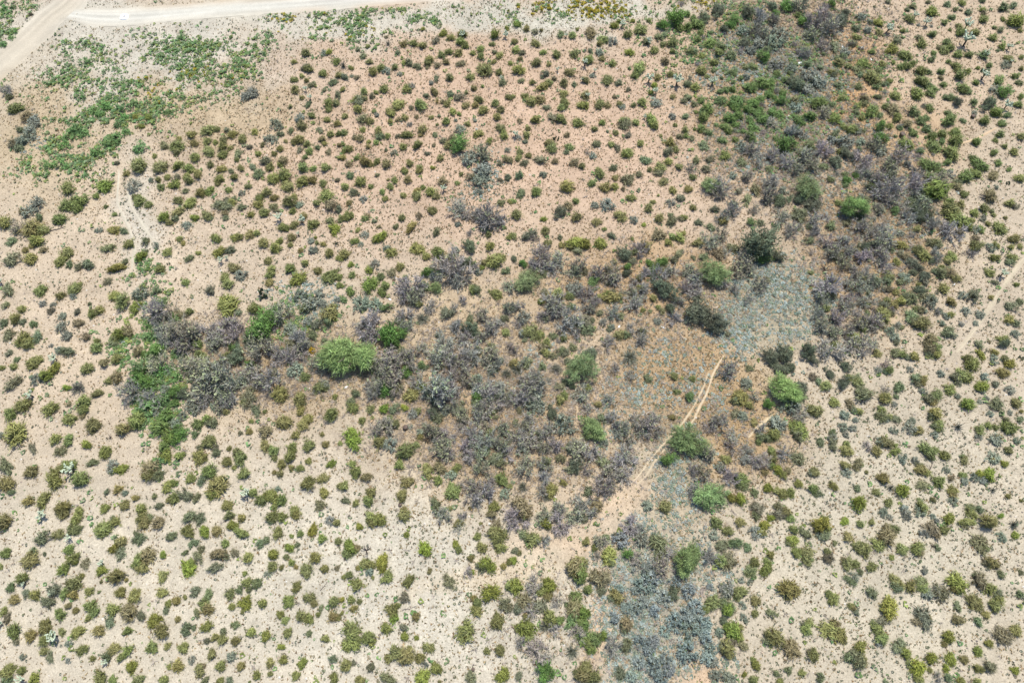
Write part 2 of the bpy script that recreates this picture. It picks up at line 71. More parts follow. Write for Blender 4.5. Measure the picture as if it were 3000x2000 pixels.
(2,2): "9 11 26p,48 3 6g,42 14 8b,34 24 9b,44 25 10b,55 18 9b,62 14 7b,37 35 9b,50 32 9b,56 10 6d,58 28 6g,28 42 7b,40 43 7g,53 43 6d,47 49 6t,30 48 5b,74 21 6q,73 7 5b,64 49 7c,70 36 6b,72 42 5c,95 5 8b,90 15 8b,105 15 9b,118 12 8b,110 22 8b,135 12 8b,140 20 7b,138 5 5d,155 5 5b,90 22 5d,100 30 6b,115 33 6b,125 35 5s,88 42 11b,95 50 8b,80 48 6b,102 45 6b,130 42 8b,140 50 8b,150 45 7b,152 29 8v,145 40 6s,155 52 6b,125 50 6g,123 55 4d,135 55 5b,10 60 6c,13 47 5d,27 61 5c,39 61 6C,58 61 3.5C,66 66 5s,70 64 4c,84 65 6t,88 70 6d,95 64 5s,105 60 6b,110 68 6b,112 73 5b,125 62 7b,132 64 8b,125 70 5b,18 72 4c,38 78 7b,32 80 5b,49 76 4.5c,59 79 2.5a,10 89 9.5C,35 94 6c,46 94 6s,58 101 8c,68 95 4c,54 107 3c,73 83 4s,72 87 4c,85 82 7b,92 85 6b,80 80 4d,78 89 5x,95 96 9b,99 103 5b,90 93 5b,120 85 6b,130 80 6b,125 92 8s,118 95 6b,135 90 7b,150 80 6b,148 95 7b,152 102 6b,130 103 6b,118 106 6b,142 106 8d,145 112 6d,128 117 6b,10 112 4c,13 120 6c,23 124 5.5C,2 132 5c,53 114 7c,60 129 7c,55 140 8c,27 139 5.5c,25 147 6c,13 149 4c,4 146 4d,54 150 1.7a,57 156 5c,40 145 2x,78 118 6c,90 116 7c,89 127 5c,80 124 4c,106 116 5c,102 122 6s,103 137 8c,86 149 7d,120 134 8b,130 138 8b,125 145 5b,135 128 5b,147 126 7c,149 140 5s,140 151 6c,100 153 3c,118 153 2c,155 133 3c",
(3,2): "29 5 6d,30 1 5c,38 13 4d,49 10 5d,73 9 7t,88 3 5b,109 13 12v,64 26 14q,53 38 6t,45 41 4d,40 24 7v,5 25 9v,14 19 6d,28 23 4d,20 30 6b,95 24 4b,15 40 9b,25 38 8b,22 48 9s,10 50 7b,20 57 9s,25 60 6s,45 53 6c,36 64 7t,48 75 9s,70 62 5b,65 48 6b,80 57 4c,90 53 5b,74 79 13q,92 72 6b,100 78 7b,115 72 6b,125 78 7b,132 70 5b,62 98 8b,70 100 7b,55 95 5b,10 78 6b,5 90 8b,15 85 7b,20 95 6b,30 85 6b,28 98 6b,40 95 6b,8 100 5b,35 80 5b,15 72 6b,12 115 7b,30 113 6b,45 107 6d,58 113 7t,55 118 5d,68 117 5b,84 110 6d,82 105 4b,102 110 8b,105 104 6b,90 120 7b,100 122 7b,86 135 7b,84 128 6b,70 138 5d,10 133 8v,30 124 6b,36 136 7c,28 137 5b,31 143 6v,47 129 4c,10 152 10c,66 148 7b,78 150 7c,74 145 4b,42 153 6b,143 107 8g,143 110 5t,153 93 6d,148 69 4c,135 85 5b,120 85 5b,140 152 6c,125 150 6s,110 30 4b,105 90 5b,85 92 5s",
(4,2): "7 90 15q,9 34 4c,7 50 6q,42 24 7b,62 24 4d,82 12 10t,95 10 9t,90 23 8t,100 22 6t,115 9 10t,120 15 7t,137 8 9b,141 3 4c,150 22 5t,135 28 6t,120 32 4d,91 42 18p,78 57 6g,108 42 7t,110 50 6d,132 39 6c,125 36 4d,148 38 6t,153 33 4c,58 38 6s,53 50 8c,50 54 6d,62 58 5c,65 48 4b,100 60 8s,108 66 6b,95 55 5d,123 63 7c,139 55 6c,154 57 5d,149 68 5s,87 76 9s,83 85 6c,76 88 6d,72 80 5b,70 92 4c,108 79 9c,107 85 6d,48 66 5d,55 68 5s,35 75 7b,45 87 5b,25 78 5b,65 74 4c,25 102 7b,45 96 5b,40 108 5c,57 108 6s,60 100 5b,70 108 6b,74 112 6b,82 100 5c,83 107 5c,82 114 4c,76 120 4c,93 103 5b,106 107 6d,88 118 5C,92 122 5c,97 118 4c,127 92 6d,138 89 4s,139 96 5d,138 83 4d,147 79 4s,150 86 3s,155 80 3s,151 99 6c,150 94 4c,150 114 6c,151 120 4s,122 119 6c,118 121 4s,106 130 5c,79 134 6C,93 140 6c,99 139 5c,88 138 4c,55 127 7c,56 133 5d,45 122 6b,120 135 5c,125 139 5d,139 132 5c,23 141 15q,45 143 6C,53 145 5C,66 139 4d,68 152 7d,88 151 5d,95 156 5c,12 138 6b,18 120 6b,8 118 5b,35 116 5s",
(5,2): "5 2 8b,18 3 5b,22 11 4.5c,40 0 4d,40 9 6d,46 11 5c,57 13 5c,50 14 3d,72 3 8d,76 6 5c,70 9 5t,78 12 6c,72 12 4d,116 3 4d,139 1 5t,125 0 2c,130 9 4c,118 11 5C,105 15 5c,109 20 6.5c,130 16 4s,139 15 4c,145 20 6C,154 15 3n,24 26 3.5s,34 26 4.5c,30 27 3d,53 26 3s,81 29 4s,59 33 6d,64 35 5c,60 38 4d,98 30 7c,106 32 7c,94 33 5d,97 37 4d,120 32 4.5s,138 27 6c,3 34 5d,10 47 8d,5 38 5c,30 44 3.5b,43 41 6d,31 52 6c,28 54 4d,38 57 3s,40 50 3d,64 45 3s,90 43 6c,77 49 7c,70 53 5d,74 55 5c,120 41 6C,119 45 4s,115 43 3d,131 39 4d,144 45 4s,107 57 7C,96 50 3s,116 55 2.5s,123 52 2s,132 57 6d,151 56 6c,1 62 5d,7 64 4c,2 72 3s,26 62 5c,25 60 3s,27 68 5d,34 68 4c,40 70 5d,31 72 3s,1 80 3s,55 72 3.5s,51 74 2s,53 80 5s,61 80 5c,57 83 3d,37 81 3.5s,75 65 6c,72 69 4d,80 75 7c,78 78 5d,75 86 3s,97 78 6u,118 81 5c,125 77 4c,132 78 4c,145 78 8c,141 72 4d,154 71 4d,144 65 3s,126 67 3s,155 64 2c,132 90 6s,135 87 4c,150 91 3.5s,143 99 4.5c,116 88 3s,32 92 8c,26 92 5s,22 101 5c,40 100 5c,15 96 4b,40 95 3c,70 98 9c,76 99 4c,70 104 4d,85 104 6c,103 108 5c,102 106 3d,131 107 6s,129 108 3c,140 111 5C,45 106 3.5s,46 110 3s,57 109 4s,64 117 7c,68 120 4c,62 113 4d,86 118 3s,4 113 5d,12 120 2c,28 125 6c,78 127 6c,91 125 4.5d,102 122 4c,103 128 4s,111 125 4s,117 121 5C,126 122 6C,120 127 4s,4 135 4d,22 137 4c,35 134 5u,46 136 5.5C,64 131 5d,92 136 5c,129 136 4u,93 146 4s,92 141 4c,143 142 3c,6 147 7C,5 149 4d,33 147 5c,62 146 3.5d,74 145 3c,66 152 7c,28 155 4s,47 154 5s,109 152 5d,117 153 5d,155 146 2c",
(0,3): "3 9 8c,39 3 4.5o,57 1 6c,70 3 8c,67 16 7.5c,64 23 3.5o,38 25 7d,53 21 5.5c,94 16 7.5c,104 6 4d,107 9 5c,130 4 6c,132 9 7c,137 4 4d,146 9 6c,155 22 4d,127 24 6d,126 20 3d,112 26 6c,105 32 6C,110 37 6d,149 39 5C,5 37 6c,0 50 3c,26 44 8c,30 36 5d,41 38 2.5d,62 35 6c,66 42 6c,57 52 7c,70 46 3C,78 47 5d,94 47 3o,93 54 6.5C,108 58 8c,93 64 2c,116 62 2c,126 45 8c,136 40 7c,130 52 6c,149 57 6.5c,75 58 3c,20 60 7c,22 66 2.5o,9 69 6d,49 71 7d,47 74 2.5o,68 66 7c,67 75 6c,58 75 5c,81 74 4.5c,91 73 2d,32 76 6c,23 74 4d,43 82 5.5d,12 80 6c,111 73 6c,123 76 7c,148 74 6.5c,154 83 4c,152 90 4d,62 86 4C,69 90 4c,54 94 6c,82 88 6c,86 92 5c,80 97 4c,104 90 7c,119 91 7c,129 95 6d,100 101 5.5d,141 99 6C,2 91 4c,6 97 4.5d,0 102 3o,11 109 8c,40 104 7c,27 113 6c,50 113 5.5o,40 117 6c,56 110 4c,69 110 8c,90 108 6c,116 108 5.5c,148 109 8c,14 119 4d,63 120 3s,139 124 6c,154 122 4c,74 126 6c,104 125 6c,117 126 6c,98 132 6d,97 138 3o,84 135 3c,45 133 5d,40 128 4c,20 133 3.5s,62 136 3s,120 142 6.5C,6 145 7c,19 145 5c,20 154 4o,31 153 5.5C,5 155 5d,91 153 7c,103 154 5c,125 154 6c,151 153 5c,155 141 3c,111 133 4c",
(1,3): "17 4 6d,26 5 5.5d,15 17 7c,31 17 6C,42 17 6c,53 2 6c,66 5 4.5c,57 12 6.5C,64 19 7c,93 4 6c,102 4 5c,91 8 3.5d,115 1 5c,147 7 4s,153 9 4c,97 19 5.5c,88 25 4d,82 29 4.5d,130 16 6C,119 20 4c,111 22 2.5c,139 24 4.5c,1 22 5d,21 28 4.5d,28 34 4d,13 37 3d,24 40 5d,15 51 7.5C,19 46 4c,50 28 4.5c,43 38 7c,48 40 5d,41 51 5.5d,59 37 4.5d,72 41 5c,68 56 3c,94 39 5C,94 49 5c,102 50 3c,109 33 5C,116 30 3d,106 41 3d,111 46 3.5c,115 50 2.5c,133 42 6c,124 53 6.5c,142 51 4.5c,90 57 3s,154 27 4c,153 51 3d,22 73 5d,5 81 5c,13 78 2.5c,34 76 5d,30 85 7c,24 92 5d,32 90 6c,54 74 6c,70 66 5c,79 65 4.5d,63 71 4d,72 71 3d,67 82 7C,66 91 2.5c,56 86 3.5c,85 83 5c,116 68 5.5c,127 78 6c,132 84 4c,108 82 6.5c,101 94 4.5c,105 99 4c,119 96 6c,127 98 5c,135 94 3c,138 88 3d,149 82 5c,155 80 3c,148 97 5c,154 97 3c,6 98 3c,14 107 5d,21 106 3d,13 104 3s,33 105 6c,48 109 4d,59 103 4d,40 114 5c,47 117 5c,33 118 3d,60 118 5c,74 109 5c,87 113 5.5C,107 111 5c,127 111 3d,142 115 5c,12 124 6c,38 130 6c,56 133 5s,101 123 4C,104 135 5c,91 139 5c,91 148 3c,121 138 5C,115 149 5c,149 135 4d,4 142 6c,26 145 6c,30 141 3d,45 142 6c,64 141 5c,79 149 4.5c,19 136 3s,150 152 5c,31 155 5d,45 155 4.5c,54 155 4d,72 156 2c",
(2,3): "7 3 2x,28 4 6c,35 6 8c,27 10 5c,16 13 4C,57 3 6c,60 20 3.5C,65 13 1.5x,92 3 6b,112 2 4b,107 9 5.5c,108 13 4b,128 10 2c,138 1 5c,8 32 8C,5 38 6c,13 33 5C,23 35 5x,21 47 6c,37 45 7.5C,27 48 5c,26 54 4.5s,41 59 6.5c,29 60 2c,15 51 3c,7 57 4c,2 59 3c,16 66 6c,61 63 6.5c,77 33 7.5C,105 29 4.5C,108 34 4c,81 54 3c,99 63 6d,120 55 2.5C,115 56 4b,119 42 3.5c,134 48 8C,129 50 5d,129 32 5.5c,125 22 4c,140 18 8c,145 22 7c,146 32 6c,143 12 5d,155 45 4c,149 49 3c,58 78 5.5d,9 80 4c,1 80 3C,17 82 3c,11 88 4c,46 88 7c,48 97 4.5C,52 86 3c,1 93 2c,68 96 4.5c,57 105 5.5d,58 114 5C,40 107 6c,69 115 2.5C,10 110 9c,8 118 9c,5 124 5c,24 115 9c,28 120 5c,48 129 8c,43 133 5c,59 133 7c,63 125 3c,72 134 6c,80 124 6c,86 143 6.5c,77 140 3s,74 151 6.5C,5 140 5.5c,11 138 3d,27 142 4d,17 154 6c,43 153 6d,114 109 8.5c,137 74 9C,125 83 5.5c,124 91 6c,122 79 4c,144 100 8c,150 85 7d,155 68 5c,155 88 4d,133 127 4c,146 126 6.5c,121 144 1.7a,119 151 6d,149 149 7C,90 156 2c",
(3,3): "5 3 8b,12 2 5c,30 3 6b,45 10 8b,32 11 6C,45 3 5b,58 3 6b,66 5 5d,75 2 5b,17 25 10c,12 22 5d,28 25 5b,7 37 3c,1 43 5C,3 35 4d,2 12 5b,69 27 5c,80 27 6b,76 33 4c,78 40 3b,97 22 5s,100 27 7s,87 23 4d,110 12 7b,118 15 5b,120 25 7s,135 28 9d,136 35 7d,142 38 5b,90 40 8c,91 46 5d,107 39 6g,115 42 5b,120 52 6b,128 50 6s,138 50 7b,60 50 10c,58 47 6C,63 58 8c,66 44 4c,60 60 6c,55 52 5C,80 60 9d,82 72 5d,22 68 7b,35 68 8C,33 76 6c,28 72 6c,42 81 5b,3 68 7C,10 82 7d,5 88 6d,25 86 7d,18 90 5b,60 78 8c,58 88 9C,65 92 8C,55 98 7d,70 72 5c,62 100 7c,66 105 6c,50 85 3d,35 98 8c,44 100 6c,30 105 8v,38 108 5b,12 107 9C,17 115 5c,14 96 4c,65 114 7c,75 116 7c,84 113 5C,70 120 6c,72 126 5c,60 110 6b,96 78 7c,92 80 4d,105 102 8c,103 106 6d,120 65 8s,128 62 7s,150 65 5s,55 128 9v,22 128 8b,10 120 5b,30 133 5b,32 147 11g,6 150 6d,68 142 8c,66 150 9c,75 152 7c,60 148 5c,90 123 6b,148 75 6t,152 70 4d,122 82 6s,130 90 6s,150 100 7s,105 122 7d,118 138 6s,130 140 7s,140 135 6s,100 148 6d,110 150 6s,135 150 6s,145 145 6s,155 130 5s,120 120 6s,112 72 5s,115 88 6s,140 108 5s,95 98 6s,105 88 6s,155 40 5g,100 70 5s,140 78 6s,130 118 6s,125 128 6s",
(4,3): "5 42 15q,13 34 5s,30 11 6c,42 18 5c,53 9 5c,29 22 5s,36 30 6d,48 28 6d,25 43 6b,42 44 8d,36 45 6c,68 3 5d,90 2 6d,81 5 4C,99 5 5c,75 12 6C,74 18 5c,67 17 6s,60 32 6d,103 16 5c,113 19 5d,102 25 6C,98 28 4d,130 7 5c,129 10 9C,132 16 5c,131 21 5d,126 22 4s,150 8 5C,154 23 5c,140 28 3d,117 36 6c,115 43 5.5c,106 37 6c,81 39 4c,134 42 5d,133 36 4c,153 47 6c,150 44 4d,78 51 6.5C,77 46 4c,62 54 6d,66 46 5c,54 63 3s,62 64 2.5s,98 70 9c,95 73 6d,42 70 7s,52 74 7c,5 70 8s,40 75 4s,25 68 3s,68 82 6c,28 83 7c,42 90 7C,40 85 6d,22 88 5c,55 86 3s,80 92 5d,66 93 4c,56 97 3s,58 100 2.5s,38 99 4t,10 85 7s,5 95 8s,15 95 7s,20 103 8s,8 108 8s,20 113 7s,33 110 5s,47 110 9C,52 107 5c,45 117 6d,54 115 5c,40 126 7c,37 122 5s,56 123 5d,5 126 9s,22 133 7s,28 138 5s,25 125 5s,83 114 8.5c,80 118 5d,114 107 6c,117 100 4c,112 103 3d,140 79 7c,134 75 4c,136 107 8c,146 112 7c,140 102 6c,130 105 4d,155 86 4c,154 62 5d,100 125 8c,97 123 5d,121 131 7c,117 128 4d,154 133 6d,140 120 2c,68 140 5.5C,65 135 3c,57 149 2.5C,86 148 3.5d,97 145 4d,110 148 3.5c,127 152 6d,140 138 2c,42 153 7s,30 150 5s,65 155 5c,90 155 4c",
(5,3): "27 0 4s,33 4 3s,49 2 6s,63 0 5s,73 3 3s,89 5 6C,107 8 7c,110 0 6c,104 12 4d,124 9 8c,130 7 4c,137 3 3C,148 11 6u,150 21 3.5C,7 11 4c,18 9 4c,33 21 10c,36 15 7c,24 28 7c,10 33 8c,46 34 7c,60 33 7c,62 38 4c,73 15 8d,77 19 5c,85 16 5c,66 20 4s,77 8 3s,78 32 3.5d,73 31 3x,119 29 8d,122 33 4c,137 23 4s,2 47 5c,7 55 3.5d,1 60 4s,18 50 5.5c,36 41 3c,66 54 4s,42 65 8c,40 68 5d,53 68 6c,63 63 6d,65 69 6c,69 74 6s,82 74 7d,75 72 4b,97 63 8C,92 65 4d,94 71 5c,118 62 8d,125 68 6c,115 58 5d,128 46 7c,123 46 4d,137 57 5d,154 75 5d,155 55 3d,18 74 6d,35 88 10C,30 90 5d,28 100 6d,23 107 7c,26 115 6c,26 119 4s,66 97 9d,70 97 4C,60 100 5d,97 86 5d,107 82 4u,113 82 7c,132 85 9c,135 80 5c,134 75 5d,124 93 4c,97 98 6C,116 100 6d,1 88 3c,3 92 3d,140 113 8d,151 108 7c,89 114 7C,84 121 3c,126 120 4.5C,116 128 4C,43 122 6d,49 129 6C,45 126 4c,7 124 7c,4 135 8d,10 136 5c,73 134 6.5C,91 135 5.5C,103 135 4.5c,86 143 4C,127 142 6d,116 143 5c,150 144 5.5C,60 143 7C,53 139 4c,71 145 3c,61 153 5c,88 152 5d,80 152 4b,100 155 5c,30 156 3d,115 156 4c",
}
# ---------------------------------------------------------------- photo geometry helpers
FPX = 2000.0
SP, CP = math.sin(PITCH), math.cos(PITCH)
rng = np.random.default_rng(7)

def vnoise(x, y, scale, seed):
    """smooth value noise, 0..1"""
    r = np.random.default_rng(seed).random((256, 256))
    u = np.asarray(x, float) / scale + 1000.3
    v = np.asarray(y, float) / scale + 1000.7
    iu, iv = np.floor(u).astype(int), np.floor(v).astype(int)
    fu, fv = u - iu, v - iv
    fu = fu * fu * fu * (fu * (fu * 6 - 15) + 10)
    fv = fv * fv * fv * (fv * (fv * 6 - 15) + 10)
    a = r[iu % 256, iv % 256]; b = r[(iu + 1) % 256, iv % 256]
    c = r[iu % 256, (iv + 1) % 256]; d = r[(iu + 1) % 256, (iv + 1) % 256]
    return (a * (1 - fu) + b * fu) * (1 - fv) + (c * (1 - fu) + d * fu) * fv

def ground_z(x, y):
    return 0.5 * (vnoise(x, y, 45, 1) - 0.5) + 0.12 * (vnoise(x, y, 13, 2) - 0.5)

def unproject(px, py, z=0.0):
    """point where the sight line of a photo pixel meets height z"""
    px = np.asarray(px, float); py = np.asarray(py, float)
    a = (px - 1500.0) / FPX
    b = (1000.0 - py) / FPX
    dy = CP + b * SP
    dz = -SP + b * CP
    t = (z - CAM_H) / dz
    return a * t, dy * t, t          # t is the depth along the view axis

def project(x, y, z=0.0):
    yy = np.asarray(y, float); zz = np.asarray(z, float) - CAM_H
    depth = yy * CP - zz * SP
    up = yy * SP + zz * CP
    depth = np.maximum(depth, 1.0)
    return 1500.0 + FPX * np.asarray(x, float) / depth, 1000.0 - FPX * up / depth

def srgb(r, g, b, k=1.0):
    c = np.array([r, g, b], float) / 255.0
    lin = np.where(c <= 0.04045, c / 12.92, ((c + 0.055) / 1.055) ** 2.4)
    return lin * k

def brush(px, py, marks, base=0.0):
    """soft elliptical patches laid over each other; each mark is x y rx ry value"""
    out = np.full(np.shape(px), base, float)
    for (x, y, rx, ry, v) in marks:
        d2 = ((px - x) / rx) ** 2 + ((py - y) / ry) ** 2
        w = np.exp(-0.8 * d2 ** 1.6)
        out = out * (1 - w) + v * w
    return out

# ---------------------------------------------------------------- mesh helpers
COL = scene.collection

def soup(name, tris, cols):
    """mesh from loose triangles (n,3,3) with one colour per triangle (n,3)"""
    tris = np.ascontiguousarray(tris, dtype=np.float32)
    n = len(tris)
    me = bpy.data.meshes.new(name)
    me.vertices.add(n * 3)
    me.vertices.foreach_set('co', tris.reshape(-1))
    me.loops.add(n * 3)
    me.loops.foreach_set('vertex_index', np.arange(n * 3, dtype=np.int32))
    me.polygons.add(n)
    me.polygons.foreach_set('loop_start', np.arange(0, n * 3, 3, dtype=np.int32))
    me.update(calc_edges=True)
    at = me.color_attributes.new('tone', 'FLOAT_COLOR', 'POINT')
    c4 = np.ones((n, 3, 4), np.float32)
    c4[:, :, :3] = np.asarray(cols, np.float32)[:, None, :]
    at.data.foreach_set('color', c4.reshape(-1))
    return me

def add(name, data, material=None, parent=None, loc=None):
    o = bpy.data.objects.new(name, data)
    COL.objects.link(o)
    if material is not None and data is not None and not data.materials:
        data.materials.append(material)
    if parent is not None:
        o.parent = parent
    if loc is not None:
        o.location = loc
    return o

def tag(o, label=None, category=None, group=None, kind=None):
    if label: o['label'] = label
    if category: o['category'] = category
    if group: o['group'] = group
    if kind: o['kind'] = kind
    return o

def merge(parts):
    return (np.concatenate([p[0] for p in parts]), np.concatenate([p[1] for p in parts]))

def tube(pts, radii, sides, col, rg=None, jitter=0.0, cap=True):
    """tapered tube through points as triangles"""
    pts = np.asarray(pts, float); radii = np.asarray(radii, float)
    rings = []
    for i in range(len(pts)):
        d = pts[min(i + 1, len(pts) - 1)] - pts[max(i - 1, 0)]
        d = d / (np.linalg.norm(d) + 1e-9)
        a = np.array([0, 0, 1.0]) if abs(d[2]) < 0.9 else np.array([1.0, 0, 0])
        u = np.cross(d, a); u /= np.linalg.norm(u)
        v = np.cross(d, u)
        t = np.arange(sides) * 2 * math.pi / sides
        rings.append(pts[i] + radii[i] * (np.cos(t)[:, None] * u + np.sin(t)[:, None] * v))
    out = []
    for i in range(len(rings) - 1):
        a, b = rings[i], rings[i + 1]
        for k in range(sides):
            k2 = (k + 1) % sides
            out.append((a[k], a[k2], b[k2])); out.append((a[k], b[k2], b[k]))
    if cap:
        tip = pts[-1] + (pts[-1] - pts[-2]) * 0.15
        for k in range(sides):
            out.append((rings[-1][k], rings[-1][(k + 1) % sides], tip))
    out = np.array(out)
    cols = np.tile(np.asarray(col, float), (len(out), 1))
    if rg is not None and jitter:
        cols *= (1 + jitter * (rg.random((len(out), 1)) - 0.5) * 2)
    return out, cols

def leaves(rg, centres, per, spread, size, aspect=1.0, flat=0.35, out_from=None, droop=0.0):
    """small leaf faces around clump centres; flat: 0 random facing, 1 facing up"""
    c = np.repeat(centres, per, axis=0)
    n = len(c)
    off = rg.normal(0, 1, (n, 3)) * spread
    p = c + off
    nrm = rg.normal(0, 1, (n, 3)); nrm[:, 2] = np.abs(nrm[:, 2]) + flat * 2
    nrm /= np.linalg.norm(nrm, axis=1)[:, None]
    if out_from is None:
        t = rg.normal(0, 1, (n, 3))
    else:
        t = p - np.asarray(out_from)
        t[:, 2] -= droop * np.linalg.norm(t, axis=1)
        t += rg.normal(0, 0.35, (n, 3)) * np.linalg.norm(t, axis=1)[:, None]
    t -= nrm * (t * nrm).sum(1)[:, None]
    t /= np.linalg.norm(t, axis=1)[:, None] + 1e-9
    b = np.cross(nrm, t)
    s = size * (0.6 + 0.9 * rg.random((n, 1)))
    L = s * aspect
    W = s / math.sqrt(aspect)
    tri = np.stack([p - t * L * 0.5 - b * W * 0.5, p - t * L * 0.5 + b * W * 0.5, p + t * L * 0.6], axis=1)
    return tri

def blades(a, b, w, rg):
    """thin tapering twig faces from a to b, width w at a"""
    a = np.asarray(a); b = np.asarray(b)
    d = b - a
    s = np.cross(d, rg.normal(0, 1, a.shape))
    s /= np.linalg.norm(s, axis=1)[:, None] + 1e-9
    w = np.asarray(w).reshape(-1, 1) if np.ndim(w) else w
    return np.stack([a - s * w * 0.5, a + s * w * 0.5, b], axis=1)

def tones(rg, n, col, vary=0.35, warm=0.0, warm_col=(0.28, 0.22, 0.09)):
    c = np.tile(np.asarray(col, float), (n, 1)) * (1 + vary * (rg.random((n, 1)) * 2 - 1))
    if warm:
        m = rg.random(n) < warm
        c[m] = np.asarray(warm_col) * (0.7 + 0.6 * rg.random((m.sum(), 1)))
    return c

# ---------------------------------------------------------------- materials
def tone_material(name, rough=0.75, translucent=0.0, spec=0.15, bump=0.0):
    m = bpy.data.materials.new(name)
    m.use_nodes = True
    nt = m.node_tree; nd = nt.nodes; nd.clear(); lk = nt.links
    out = nd.new('ShaderNodeOutputMaterial')
    at = nd.new('ShaderNodeAttribute'); at.attribute_name = 'tone'
    oi = nd.new('ShaderNodeObjectInfo')
    mul = nd.new('ShaderNodeMix'); mul.data_type = 'RGBA'; mul.blend_type = 'MULTIPLY'
    mul.inputs[0].default_value = 1.0
    lk.new(at.outputs['Color'], mul.inputs[6]); lk.new(oi.outputs['Color'], mul.inputs[7])
    bs = nd.new('ShaderNodeBsdfPrincipled')
    bs.inputs['Roughness'].default_value = rough
    bs.inputs['Specular IOR Level'].default_value = spec
    lk.new(mul.outputs[2], bs.inputs['Base Color'])
    if bump:
        nz = nd.new('ShaderNodeTexNoise'); nz.inputs['Scale'].default_value = 30.0
        bp = nd.new('ShaderNodeBump'); bp.inputs['Strength'].default_value = bump
        lk.new(nz.outputs['Fac'], bp.inputs['Height']); lk.new(bp.outputs[0], bs.inputs['Normal'])
    if translucent:
        tr = nd.new('ShaderNodeBsdfTranslucent')
        lk.new(mul.outputs[2], tr.inputs['Color'])
        mx = nd.new('ShaderNodeMixShader'); mx.inputs[0].default_value = translucent
        lk.new(bs.outputs[0], mx.inputs[1]); lk.new(tr.outputs[0], mx.inputs[2])
        lk.new(mx.outputs[0], out.inputs['Surface'])
    else:
        lk.new(bs.outputs[0], out.inputs['Surface'])
    return m

M_LEAF = tone_material('leaf', 0.6, 0.33, 0.25)
M_TWIG = tone_material('twig', 0.85, 0.0, 0.1)
M_BARK = tone_material('bark', 0.9, 0.0, 0.1, 0.5)
M_CACTUS = tone_material('cactus_skin', 0.6, 0.0, 0.25, 0.3)
M_SCRAP = tone_material('weathered_scrap', 0.55, 0.0, 0.3, 0.3)

def soil_material(name, strength=1.0, gravel=0.75):
    m = bpy.data.materials.new(name)
    m.use_nodes = True
    nt = m.node_tree; nd = nt.nodes; nd.clear(); lk = nt.links
    out = nd.new('ShaderNodeOutputMaterial')
    bs = nd.new('ShaderNodeBsdfPrincipled')
    bs.inputs['Roughness'].default_value = 0.95
    bs.inputs['Specular IOR Level'].default_value = 0.05
    at = nd.new('ShaderNodeAttribute'); at.attribute_name = 'tone'
    tc = nd.new('ShaderNodeTexCoord')
    def noise(scale, detail, rough=0.6):
        n = nd.new('ShaderNodeTexNoise'); n.inputs['Scale'].default_value = scale
        n.inputs['Detail'].default_value = detail; n.inputs['Roughness'].default_value = rough
        lk.new(tc.outputs['Object'], n.inputs['Vector']); return n
    def ramp(src, lo, hi, a, b):
        r = nd.new('ShaderNodeMapRange'); r.clamp = True
        r.inputs['From Min'].default_value = lo; r.inputs['From Max'].default_value = hi
        r.inputs['To Min'].default_value = a; r.inputs['To Max'].default_value = b
        lk.new(src, r.inputs['Value']); return r.outputs[0]
    def times(a, b):
        k = nd.new('ShaderNodeMath'); k.operation = 'MULTIPLY'
        lk.new(a, k.inputs[0]); lk.new(b, k.inputs[1]); return k.outputs[0]
    n1 = noise(0.09, 5); n2 = noise(0.7, 6); n3 = noise(4.5, 4, 0.7)
    s = strength
    v = times(times(ramp(n1.outputs['Fac'], 0.3, 0.7, 1 - 0.10 * s, 1 + 0.08 * s),
                    ramp(n2.outputs['Fac'], 0.3, 0.7, 1 - 0.16 * s, 1 + 0.10 * s)),
              ramp(n3.outputs['Fac'], 0.3, 0.72, 1 - 0.34 * s, 1 + 0.18 * s))
    # loose gravel and crumbs of plant litter
    vo = nd.new('ShaderNodeTexVoronoi'); vo.inputs['Scale'].default_value = 5.0
    lk.new(tc.outputs['Object'], vo.inputs['Vector'])
    lt = noise(0.35, 3)
    crumb = ramp(vo.outputs['Distance'], 0.12, 0.32, 1.0, 0.0)
    where = ramp(lt.outputs['Fac'], 0.34, 0.60, 0.1 * gravel, gravel)
    cm = times(crumb, where)
    mix = nd.new('ShaderNodeMix'); mix.data_type = 'RGBA'; mix.blend_type = 'MULTIPLY'; mix.inputs[0].default_value = 1.0
    cmb = nd.new('ShaderNodeCombineColor')
    for i in range(3): lk.new(v, cmb.inputs[i])
    lk.new(at.outputs['Color'], mix.inputs[6]); lk.new(cmb.outputs[0], mix.inputs[7])
    mix2 = nd.new('ShaderNodeMix'); mix2.data_type = 'RGBA'
    lk.new(cm, mix2.inputs[0]); lk.new(mix.outputs[2], mix2.inputs[6])
    mix2.inputs[7].default_value = (0.19, 0.15, 0.11, 1)
    lk.new(mix2.outputs[2], bs.inputs['Base Color'])
    bp = nd.new('ShaderNodeBump'); bp.inputs['Strength'].default_value = 0.55; bp.inputs['Distance'].default_value = 0.12
    lk.new(n3.outputs['Fac'], bp.inputs['Height']); lk.new(bp.outputs[0], bs.inputs['Normal'])
    lk.new(bs.outputs[0], out.inputs['Surface'])
    return m

M_SOIL = soil_material('desert_soil')
M_ROAD = soil_material('graded_gravel', 0.35, 0.12)
M_PATH = soil_material('trodden_sand', 0.6, 0.2)

